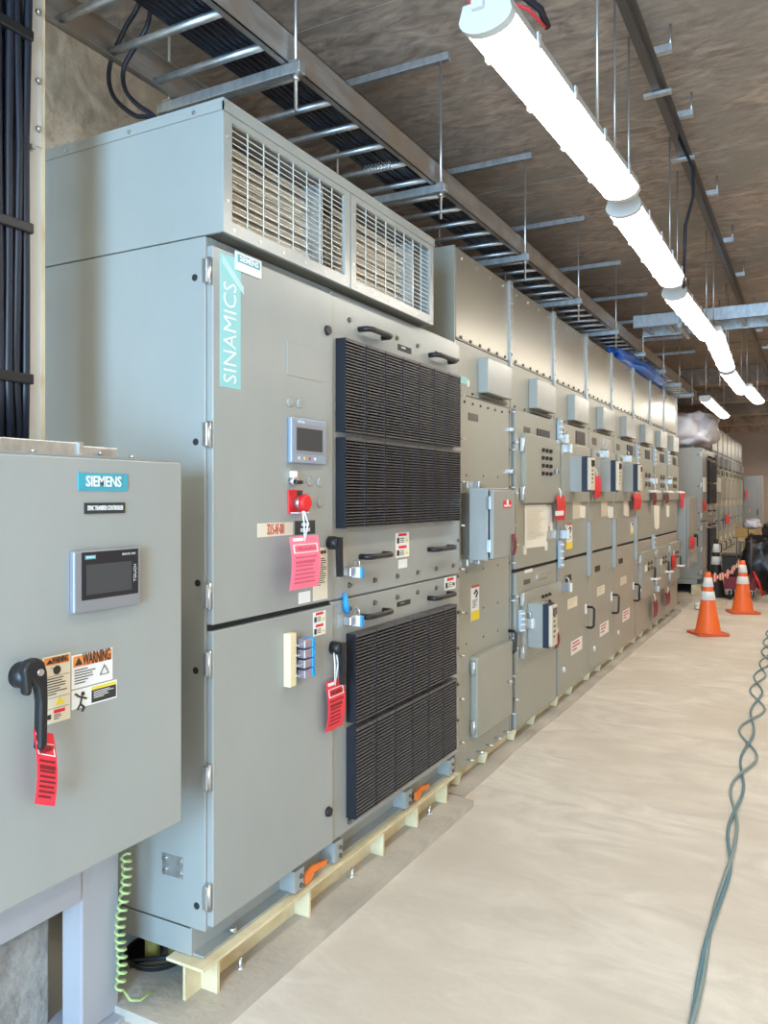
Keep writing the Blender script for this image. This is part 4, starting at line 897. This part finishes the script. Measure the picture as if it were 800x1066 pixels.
for i, yy in enumerate((2.45, 3.75, 5.10, 6.45, 7.83, 9.2, 10.55, 11.9, 13.2)):
    t = thing('trapeze_hanger', '%s trapeze hanger of threaded rods holding the long cable tray' % names[i], 'hanger', (-1.95, yy, 3.15), 'trapeze hangers along the tray')
    MB().box(-2.36, -1.66, yy - .02, yy + .02, 3.155, 3.196, b=.003).build('cross_bar', 'galv', t)
    MB().box(-2.36, -1.64, yy - .02, yy + .02, 3.82, 3.86, b=.003).build('ceiling_channel', 'galv', t)
    for xx in (-1.69, -2.31):
        MB().cyl((xx, yy, 3.02), (xx, yy, 3.88), .0065, 8).build('threaded_rod', 'steel', t)
        MB().tube([(xx, yy, 3.135), (xx, yy, 3.155)], .014, 6).build('nut', 'steel', t); MB().box(xx - .02, xx + .02, yy - .02, yy + .02, 3.196, 3.203).build('washer_plate', 'steel', t)
# spring-like tie on the tray
pts = []; x0, y0 = PZ(380, 172, 3.19); x1, y1 = PZ(408, 166, 3.19)
for k in range(80): a = k * 2 * PI / 10; q = k / 79; pts.append((x0 + (x1 - x0) * q + .012 * math.cos(a) * 0, y0 + (y1 - y0) * q + .02 * math.cos(a), 3.165 + .02 * math.sin(a)))
tagit(MB().tube(pts, .0025, 5).build('coil_tie', 'steel'), 'small coiled wire tie hanging under the long tray', 'tie')
# black loops dropping from the tray onto the fan housing
for j, (uvs, lab) in enumerate((([(146, 0), (130, 30), (114, 70), (118, 100), (140, 120), (160, 124)], 'left'), ([(158, 0), (152, 30), (130, 68), (130, 92), (142, 108), (162, 123)], 'right'))):
    pts = []
    for k, (u, v) in enumerate(uvs):
        x, z = PY(u, v, 2.12 + .0 * k); pts.append((x, 2.12, z))
    pts[0] = (pts[0][0] + .0, 2.12, pts[0][2]); pts.append((pts[-1][0] + .05, 2.15, 2.838))
    pts.insert(0, (pts[0][0] + .05, 2.12, pts[0][2] + .2))
    sm = []
    for a in range(len(pts) - 1):
        p0, p1, p2, p3 = [Vector(pts[max(0, min(len(pts) - 1, a + d))]) for d in (-1, 0, 1, 2)]
        for q in range(6):
            t_ = q / 6; sm.append(.5 * ((2 * p1) + (p2 - p0) * t_ + (2 * p0 - 5 * p1 + 4 * p2 - p3) * t_ ** 2 + (3 * p1 - p0 - 3 * p2 + p3) * t_ ** 3))
    tagit(MB().tube(sm + [Vector(pts[-1])], .0085, 8).build('drop_cable', 'cable'), 'thin black cable looping from the tray behind the fan housing, %s one' % lab, 'cable', 'looping drop cables')
# cross tray
ladder_tray('crossing_tray', 'galvanised cable tray crossing the aisle below the ceiling', -1.66, 3.5, 8.50, 9.05, 3.335, .13, 'x', .23, 'galv')
for i, xx in enumerate((-1.2, -.2, .8)):
    t = thing('tray_hanger', 'pair of rods holding the aisle-crossing tray, %s' % ['nearest the wall', 'in the middle of the aisle', 'at the right picture edge'][i], 'hanger', (xx, 8.78, 3.3), 'hangers of the crossing tray')
    for yy in (8.47, 9.08): MB().cyl((xx, yy, 3.28), (xx, yy, 3.91), .007, 8).build('threaded_rod', 'steel', t)
    MB().box(xx - .02, xx + .02, 8.44, 9.11, 3.29, 3.33).build('cross_bar', 'galv', t)
# blue plastic sheet on the row's roof
bm = bmesh.new(); bmesh.ops.create_icosphere(bm, subdivisions=4, radius=1)
rs = random.Random(4)
from mathutils import noise
for v in bm.verts:
    d = noise.noise(v.co * 2.4) * .35 + noise.noise(v.co * 6) * .12
    v.co = v.co * (1 + d); v.co = Vector((v.co.x * .20, v.co.y * 1.45, max(v.co.z, -.3) * .155))
me = bpy.data.meshes.new('blue_sheet'); bm.to_mesh(me); bm.free(); me.materials.append(M['blue_sheet'])
for p_ in me.polygons: p_.use_smooth = True
o = bpy.data.objects.new('blue_sheet', me); sc.collection.objects.link(o); o.location = (-1.84, 9.5, ZT + .05); tagit(o, 'crumpled blue plastic sheet on the roof of the switchgear row', 'plastic sheet')

# ================================================================= ceiling rail, rods and lamps
rl = thing('lamp_rail', 'dark steel rail running along the ceiling above the lamps', 'rail', (-.73, 9, 3.7))
MB().box(-.755, -.715, .3, 24, 3.72, 3.765).box(-.715, -.69, .3, 24, 3.76, 3.765).build('rail', 'rail_dark', rl)
for i, yy in enumerate((1.6, 2.85, 4.1, 4.85, 6.2, 7.4, 8.6, 10.2, 11.6, 13.0)):
    MB().box(-.755, -.615 + (.0 if i % 2 else .0), yy - .02, yy + .02, 3.766, 3.80).build('channel_clip', 'galv', rl)
    for xx in (-.745, -.625): MB().cyl((xx, yy, 3.78), (xx, yy, 3.90), .006, 6).build('threaded_rod', 'steel', rl)
for yy in (4.36, 5.28): MB().box(-.80, -.66, yy, yy + .04, 3.70, 3.716).build('rail_joint', 'galv', rl)
for j, (u, v) in enumerate(((704, 41), (765, 190), (782, 246))):
    pass
def lamp(i, x0, y0, ln, label, z=2.9, yaw=0.0, wd=.135, cable=False):
    t = thing('strip_lamp', label, 'lamp', (x0, y0, z), 'ceiling strip lamps')
    # local coordinates: built about the world origin then placed
    t['_o'] = (0, 0, 0)
    hw = wd / 2
    prof = [(-hw, .0)] + [(-hw * math.cos(a), -.042 * math.sin(a)) for a in [PI * k / 12 for k in range(1, 12)]] + [(hw, .0)]
    MB().prism(prof, 'y', .03, ln - .03).build('diffuser', 'diffuser', t)
    for a, b_ in ((0, .03), (ln - .03, ln)): MB().prism([(-hw - .002, .0)] + [(-(hw + .002) * math.cos(q), -.044 * math.sin(q)) for q in [PI * k / 12 for k in range(1, 12)]] + [(hw + .002, .0)], 'y', a, b_).build('end_cap', 'housing', t)
    MB().prism([(-hw - .003, .0), (hw + .003, .0), (hw - .01, .045), (-hw + .01, .045)], 'y', 0, ln).build('housing', 'housing', t)
    for k in range(4):
        for sx in (-1, 1): MB().box(sx * (hw + .002), sx * (hw + .008), ln * (.14 + .24 * k) - .012, ln * (.14 + .24 * k) + .012, -.012, .03).build('clip', 'housing', t)
    for yy in (.12, ln - .12):
        MB().cyl((0, yy, .045), (0, yy, (3.72 if i < 6 else 3.91) - z), .005, 6).build('suspension_rod', 'steel', t)
    if cable:
        MB().tube([(-.05, -.03, .06), (.0, .02, .085), (.06, .07, .09), (.10, .16, .07), (.10, .22, .05)], .010, 8).build('power_cable', 'cable', t)
        MB().tube([(-.05, .0, .052), (.03, .04, .058), (.08, .12, .055), (.10, .20, .04)], .004, 6).build('red_wire', 'tag_red', t)
        MB().box(-.035, .0, -.018, .002, .02, .07, b=.004).build('cable_gland', 'housing', t)
    t['_o'] = (x0, y0, z); t.rotation_euler = (0, 0, yaw); return t
ends = [((505, 28), (648, 207)), ((649, 222), (687 + 14, 298)), ((702, 310), (738, 354)), ((742, 350), (757, 386)), ((757, 389), (773, 410)), ((777, 406), (790, 420))]
LL = ['nearest bright strip lamp hanging at top centre, with black cable on it', 'second bright strip lamp from the camera', 'third bright strip lamp from the camera, before the crossing tray', 'fourth bright strip lamp, angled, beyond the crossing tray', 'fifth bright strip lamp of the main line', 'sixth strip lamp, farthest of the main line']
for i, (a, b_) in enumerate(ends):
    zl = 2.9
    pa = PZ(*a, zl - .03); pb = PZ(*b_, zl - .03)
    d = Vector((pb[0] - pa[0], pb[1] - pa[1])); ln = d.length
    lamp(i, pa[0], pa[1], ln, LL[i], zl, -math.atan2(d.x, d.y), .15, i == 0)
lamp(7, -1.30, 11.4, 2.6, 'strip lamp hanging apart on the left, close to the row', 2.9, 0, .15)
lamp(8, .05, 17.2, 1.8, 'distant strip lamp at the right picture edge', 3.0, 0, .16)
lamp(9, .35, 24, 1.8, 'farthest strip lamp near the back wall at the right picture edge', 3.0, 0, .16)
for j, (u, v, zt_, zb_) in enumerate(((622, 100, 3.9, 3.0),)):
    x, y = PZ(u, 128, 2.99); tagit(MB().cyl((x, y, 2.95), (x, y, 3.91), .007, 8).build('hanging_rod', 'steel'), 'thin steel rod hanging from the ceiling beside the nearest lamp', 'rod')
pts = [PY(u, v, 5.0) for u, v in ((722, 175), (722, 205), (714, 235), (712, 300))]
tagit(MB().tube([(-.72, 5.0, 3.74)] + [(x, 5.0, z) for x, z in pts] , .009, 8).build('hanging_cable', 'cable'), 'black cable dropping from the ceiling rail towards the lamps', 'cable')
for j, (x, y, zb_) in enumerate(((-.2, 7.2, 3.0), (-.1, 9.6, 2.9), (-1.0, 10.2, 2.9), (-.5, 12.5, 2.95), (.2, 12.0, 3.0))):
    tagit(MB().cyl((x, y, zb_), (x, y, 3.91), .006, 6).build('hanging_rod', 'steel'), ['thin rod hanging in front of the crossing tray at right', 'thin rod hanging just behind the crossing tray', 'thin rod hanging near the long tray beyond the crossing tray', 'thin rod hanging among the far lamps', 'thin rod hanging at the far right edge'][j], 'rod', 'loose hanging rods')

# ================================================================= far drive cabinet and far switchgear
dy = 14.14 - 1.94
fd = copy_tree(dc); fd.location = (-2.2, 2.9 + dy, .19)
fd['label'] = 'distant grey drive cabinet beyond the gap, with plastic-wrapped housing on top'
for ch in list(fd.children):
    if ch.name.split('.')[0] in ('name_band', 'rating_sticker', 'cover_plate', 'lifting_bracket'):
        for g in list(ch.children): bpy.data.objects.remove(g)
        bpy.data.objects.remove(ch)
bm = bmesh.new(); bmesh.ops.create_icosphere(bm, subdivisions=4, radius=1)
for v in bm.verts:
    d = noise.noise(v.co * 1.8 + Vector((3, 1, 2))) * .25 + noise.noise(v.co * 5) * .10
    q = Vector([math.copysign(abs(t_) ** .6, t_) for t_ in v.co]); v.co = q * (1 + d); v.co = Vector((v.co.x * .60, v.co.y * .88, v.co.z * .31))
me = bpy.data.meshes.new('plastic_cover'); bm.to_mesh(me); bm.free(); me.materials.append(M['plastic_wrap'])
for p_ in me.polygons: p_.use_smooth = True
o = bpy.data.objects.new('plastic_cover', me); sc.collection.objects.link(o); o.location = (-2.12, 14.95, 2.76); tagit(o, 'whitish plastic sheeting wrapped over the top of the far drive cabinet', 'plastic sheet')
tagit(MB().box(-2.45, -1.85, 14.5, 15.4, 2.418, 2.62, b=.02).build('wrapped_housing', 'drive_gray'), 'grey housing hidden under the whitish plastic sheeting', 'housing')
fc = control_box(0, False); off = 13.05 - ys1
fc.location.y += off; fc.location.z -= .10
yy = 12.75; lever(XS, yy, 1.02, .16, 'black lever handle on the small distant enclosure')
for z, mt in ((1.42, 'red'), (1.36, 'label_yellow'), (1.30, 'green_wire')): MB().tube([(XS + .0, 12.55, z + .0), (XS + .02, 12.55, z)], .022, 10).build('indicator_lamp', mt, lb if False else fc).location.z += 0
hang_tag(XS + .05, 717.5, 560, 722.5, 573, 'red', 'red tag hanging below the lever of the small distant enclosure', nl=0)
hang_tag(XU + .02, 707.5, 511, 713, 529, 'red', 'red tag with white stripe at the gap after the near row', nl=0)
MB()
s = thing('far_stand', 'dark grey stand leg under the small distant enclosure', 'stand', (-1.85, 12.6, 0)); MB().box(-1.95, -1.85, 12.5, 12.62, .0, 1.1, b=.005).build('column', 'far_gray', s); MB().box(-2.0, -1.8, 12.42, 12.7, 0, .012).build('base_plate', 'far_gray', s)
tagit(MB().box(-1.805, -1.655, 14.0, 16.1, 0, .148).build('far_beam', 'beam_cream'), 'cream steel beam under the far drive cabinet', 'beam')
FG = ['first section of the far switchgear row, touching the far drive cabinet', 'second section of the far switchgear row', 'third section of the far switchgear row', 'fourth section of the far switchgear row', 'fifth section of the far switchgear row', 'sixth section of the far switchgear row', 'seventh and last section of the far switchgear row']
src = secs[2]
for i in range(7):
    c = copy_tree(src); y = 16.2 + i * .96; c.location = (-2.3, y + .48, ZB); c['label'] = FG[i]; c['group'] = 'far switchgear sections'
    for ch in list(c.children):
        if ch.name.split('.')[0] in ('warning_label',):
            for g in list(ch.children): bpy.data.objects.remove(g)
            bpy.data.objects.remove(ch)
tagit(MB().box(-2.9, -1.76, 16.2, 22.92, 0, ZB - .001).build('far_row_base', 'beam_cream'), 'low cream base under the far switchgear row', 'base')
for i, (u0, v0, u1, v1, lab) in enumerate(((731, 520, 735, 533, 'red tag on the far drive cabinet, left one'), (755, 536, 759.5, 546, 'red tag on the far row, just above the cones'), (776, 510, 781, 519, 'red tag beside the pale end cabinet'), (792, 535, 797, 543, 'red tag at the right edge above the table'))):
    if i == 3: continue
    hang_tag(-1.66, u0, v0, u1, v1, 'red', lab, nl=0)
for i, (u, w_) in enumerate(((732, 2.5), (743, 3), (747, 3))):
    X = -1.66; y0, z1 = PX(u, 497, X); y1 = PX(u + w_, 497, X)[0]; z0 = PX(u, 512, X)[1]
    tagit(MB().box(X, X + .02, y0, y1, z0, z1).build('hanging_paper', 'paper'), 'white paper strip hanging on the far cabinets, %s' % ['leftmost', 'middle', 'rightmost'][i], 'paper', 'paper strips on the far cabinets')
# pale end cabinet
x0, z1 = PY(774, 495.5, 24.0); x1 = PY(794, 495.5, 24.0)[0]
t = thing('end_cabinet', 'pale grey cabinet standing across the far end of the aisle', 'cabinet', ((x0 + x1) / 2, 24.3, 0))
MB().box(x0, x1, 24.02, 24.7, 0, z1, b=.01).build('body', 'drive_gray', t); MB().box(x0 + .02, x1 - .06, 24.0, 24.02, .12, z1 - .05, b=.005).build('door', 'drive_gray', t); MB().box(x1 - .12, x1 - .10, 23.97, 24.0, 1.1, 1.25).build('handle', 'black', t)

# ================================================================= cones, barrier tape and clutter
def cone(x, y, h, base, label, tapes=True, body='cone', basem='cone_base', yaw=.4, col='white'):
    t = thing('traffic_cone', label, 'cone', (x, y, 0), 'traffic cones'); t['_o'] = (0, 0, 0)
    b = base / 2; m = MB(); m.prism([(-b, -b * .8), (-b * .8, -b), (b * .8, -b), (b, -b * .8), (b, b * .8), (b * .8, b), (-b * .8, b), (-b, b * .8)], 'z', 0, .028); m.build('base', basem, t)
    r0 = base * .38; r1 = .03; R = lambda k: r0 + (r1 - r0) * k
    MB().lathe([(r0 + .01, .026), (R(0), .045), (R(.35), h * .35), (R(.7), h * .7), (R(.93), h * .93), (R(1), h), (R(1) * .6, h), (0.001, h)], n=28).build('cone_body', body, t)
    if tapes:
        for a, b_ in ((.56, .70), (.77, .92)):
            MB().lathe([(R(a) + .002, h * a), (R(a) + .006, h * (a + .003)), (R(b_) + .005, h * (b_ - .003)), (R(b_) + .002, h * b_)], n=28).build('reflective_band', col, t)
    t['_o'] = (x, y, 0); t.rotation_euler = (0, 0, yaw); return t
cx1, cy1 = PZ(737, 661, 0); cx2, cy2 = PZ(773, 639, 0)
cy1 += .05; cy2 += .1
cone(cx1, cy1, .72, .37, 'orange traffic cone with two white bands, the nearest one', yaw=TH + .1)
cone(cx2, cy2, .72, .37, 'orange traffic cone farther right, holding the tape end', yaw=TH - .1)
x, y = PZ(755.5, 600, 0); cone(-1.14, 17.0, .9, .36, 'orange and white cone far behind by the far switchgear row', yaw=.2)
x, y = PZ(746, 621, 0); cone(x, y, .92, .34, 'black cone with two white bands behind the orange cones', body='rubber', basem='rubber', yaw=TH)
# barrier tape
tb = thing('barrier_tape', 'red and white barrier tape slung between the two orange cones', 'tape', ((cx1 + cx2) / 2, (cy1 + cy2) / 2, .5)); 
nseg = 22; pts = []
A = Vector((cx1 + .045, cy1 + .03, .66)); B = Vector((cx2 - .045, cy2, .69))
def tp(k): p = A.lerp(B, k); p.z -= .06 * math.sin(PI * k) ; return p
for i in range(nseg):
    a, b_ = tp(i / nseg), tp((i + 1) / nseg); h_ = .035 + .02 * math.sin(i * 1.3)
    m = MB(); off_ = Vector((.0, 0, h_)); n_ = Vector((.003, -.003, 0))
    m.add([a - off_, b_ - off_, b_ + off_, a + off_, a - off_ + n_, b_ - off_ + n_, b_ + off_ + n_, a + off_ + n_], [(0, 1, 2, 3), (7, 6, 5, 4), (0, 4, 5, 1), (3, 2, 6, 7), (0, 3, 7, 4), (1, 5, 6, 2)])
    m.build('tape_stripe', 'tape_white' if i % 2 else 'red', tb)
# table with boxes
ty = 15.0
tx0, tz = PY(764, 561, ty)
t = thing('work_table', 'wooden work table behind the cones carrying cardboard boxes', 'table', (tx0 + .9, ty + .3, 0))
MB().box(tx0, tx0 + 1.9, ty, ty + .75, tz - .04, tz, b=.004).build('table_top', 'plywood', t)
for a in (tx0 + .05, tx0 + 1.85):
    for b_ in (ty + .05, ty + .7): MB().box(a - .03, a + .03, b_ - .03, b_ + .03, 0, tz - .04).build('leg', 'plywood', t)
for j, (u0, u1, v, lab) in enumerate(((766, 779, 550, 'brown cardboard box on the left of the work table'), (780, 794, 551, 'brown cardboard box under clear plastic on the work table'))):
    x0, z1 = PY(u0, v, ty + .1); x1 = PY(u1, v, ty + .1)[0]
    b = thing('cardboard_box', lab, 'box', ((x0 + x1) / 2, ty + .25, tz), 'cardboard boxes on the work table')
    MB().box(x0, x1, ty + .1, ty + .45, tz, z1, b=.003).build('carton', 'cardboard', b)
    MB().box(x0 - .0, x1, ty + .26, ty + .29, z1, z1 + .002).build('tape_strip', 'cream', b)
    MB().prism([(x0, z1 + .002), (x0 - .03, z1 + .07), (x0 - .025, z1 + .075), (x0 + .006, z1 + .006)], 'y', ty + .1, ty + .45).build('flap', 'cardboard', b)
def blob(name, mat, loc, sc_, amp, seed, label, cat, floor=True, fr=2.2, pw=.7):
    bm = bmesh.new(); bmesh.ops.create_icosphere(bm, subdivisions=4, radius=1)
    for v in bm.verts:
        q = Vector([math.copysign(abs(t_) ** pw, t_) for t_ in v.co]); d = noise.noise(v.co * fr + Vector((seed, 0, 0))) * amp + noise.noise(v.co * fr * 3 + Vector((0, seed, 0))) * amp * .4
        v.co = Vector((q.x * sc_[0], q.y * sc_[1], q.z * sc_[2])) * (1 + d)
    mn = min(v.co.z for v in bm.verts)
    for v in bm.verts: v.co.z -= mn
    me = bpy.data.meshes.new(name); bm.to_mesh(me); bm.free(); me.materials.append(M[mat])
    for p_ in me.polygons: p_.use_smooth = True
    o = bpy.data.objects.new(name, me); sc.collection.objects.link(o); o.location = loc; return tagit(o, label, cat)
x0, z1 = PY(775, 539, ty + .1); x1 = PY(792, 539, ty + .1)[0]
blob('clear_plastic', 'plastic_wrap', ((x0 + x1) / 2, ty + .28, PY(775, 551, ty + .1)[1]), ((x1 - x0) / 2, .2, .085), .25, 5, 'crumpled clear plastic lying on the cardboard boxes', 'plastic sheet')
# black bag / tarpaulin
x, y = PZ(789, 623, 0)
blob('black_tarpaulin', 'black_sheet', (x + .02, y + .75, 0), (.30, .32, .42), .30, 2, 'glossy black plastic sheet heaped beside the far orange cone', 'tarpaulin', fr=2.0)
xb, zb2 = PY(795, 555, 13.8); blob('black_bag', 'black_sheet', (xb + .22, 13.9, tz), (.22, .2, .17), .25, 8, 'black bag lying on the work table at the picture edge', 'bag')
# black crate and hand truck
x, z1 = PY(752, 577, 13.6); x2, z0 = PY(771, 600, 13.6)
t = thing('stacked_crate', 'black plastic crate on the red trolley behind the cones', 'crate', ((x + x2) / 2, 13.8, z0))
MB().box(x, x2, 13.6, 14.0, z0, z1 - .03, b=.01).build('crate_body', 'rubber', t)
MB().box(x - .02, x2 + .02, 13.58, 14.02, z1 - .03, z1, b=.008).build('rim', 'black', t)
for k in range(3): MB().box(x - .008, x2 + .008, 13.59, 13.60, z0 + .03 + k * .09, z0 + .045 + k * .09).build('rib', 'black', t)
x, z1 = PY(754, 603, 13.5); x2 = PY(786, 603, 13.5)[0]
t = thing('red_trolley', 'red steel trolley on black wheels behind the orange cones', 'trolley', ((x + x2) / 2, 13.8, 0))
MB().box(x, x2, 13.5, 14.1, .16, z0 - .004, b=.01).build('bin', 'dark_red', t)
for a in (x + .08, x2 - .06):
    for b_ in (13.55, 14.05): m = MB(); m.tube([(a - .02, b_, .075), (a + .02, b_, .075)], .075, 18); m.build('wheel', 'rubber', t); MB().box(a - .03, a + .03, b_ - .02, b_ + .02, .075, .17).build('caster_fork', 'steel', t)
MB().tube([(x2 - .02, 13.5, .45), (x2 + .06, 13.45, .3), (x2 + .12, 13.4, .1)], .018, 8).build('red_arm', 'red', t)
MB().tube([(x2 - .25, 13.5, .3), (x2 - .25, 13.5, .98), (x2 - .05, 13.5, .98), (x2 - .05, 13.5, .3)], .011, 8).build('push_handle', 'rail_dark', t)
tagit(MB().box(-.62, -.36, 13.15, 13.45, .0, .50, b=.02).build('orange_bin', 'cone_base'), 'orange-red bin partly covered by the black plastic sheet', 'bin')
tagit(MB().box(-1.55, -1.15, 12.6, 12.75, 0, .05, b=.004).build('timber_offcut', 'plywood'), 'pale timber offcut on the floor behind the nearest cone', 'timber')
blob('pale_rag', 'paper', (-1.42, 12.15, 0), (.10, .12, .05), .3, 4, 'crumpled pale rag at the foot of the small distant enclosure', 'rag')
xo, zo = PY(797, 575, 15.3); tagit(MB().box(xo - .02, xo + .3, 15.2, 15.5, 0, .55, b=.02).build('orange_crate', 'cone'), 'orange crate under the right end of the work table', 'crate')

# ================================================================= cords on the floor
def cord(path, r, mat, name, label, amp, ph, freq=1.0):
    pts = []
    for i in range(len(path) - 1):
        p0, p1, p2, p3 = [Vector((*path[max(0, min(len(path) - 1, i + d))], 0)) for d in (-1, 0, 1, 2)]
        for q in range(14):
            t_ = q / 14; pts.append(.5 * ((2 * p1) + (p2 - p0) * t_ + (2 * p0 - 5 * p1 + 4 * p2 - p3) * t_ ** 2 + (3 * p1 - p0 - 3 * p2 + p3) * t_ ** 3))
    L_ = 0; out = []
    for i, p in enumerate(pts):
        if i: L_ += (pts[i] - pts[i - 1]).length
        w_ = amp(L_) * math.sin(ph + L_ * freq)
        out.append((p.x + w_, p.y, r + .001 + max(0, .007 * math.sin(ph + L_ * freq * 1.0 + 1.2))))
    return tagit(MB().tube(out, r, 7).build(name, mat), label, 'cord', 'cords on the aisle floor')
path = [(-.30, 1.9), (-.33, 2.35)] + [PZ(u, v, 0) for u, v in ((722, 1060), (736, 985), (748, 945), (760, 905), (762, 870), (766, 845), (770, 815), (781, 785), (778, 760), (790, 738), (788, 715), (797, 690), (800, 668))] + [(-.45, 11.5), (-.3, 13)]
cord(path, .0075, 'floor_cord', 'extension_cord', 'blue-green cord snaking along the aisle floor, bluer strand', lambda L: min(.045, .004 + max(0, L - 1.6) * .02), 0, 5.0)
cord(path, .0075, 'mesh_cord', 'extension_cord', 'grey-green cord snaking along the aisle floor, greyer strand', lambda L: min(.045, .009 + max(0, L - 1.6) * .02), PI, 5.0)
for o in bpy.data.objects:
    if '_o' in o: del o['_o']
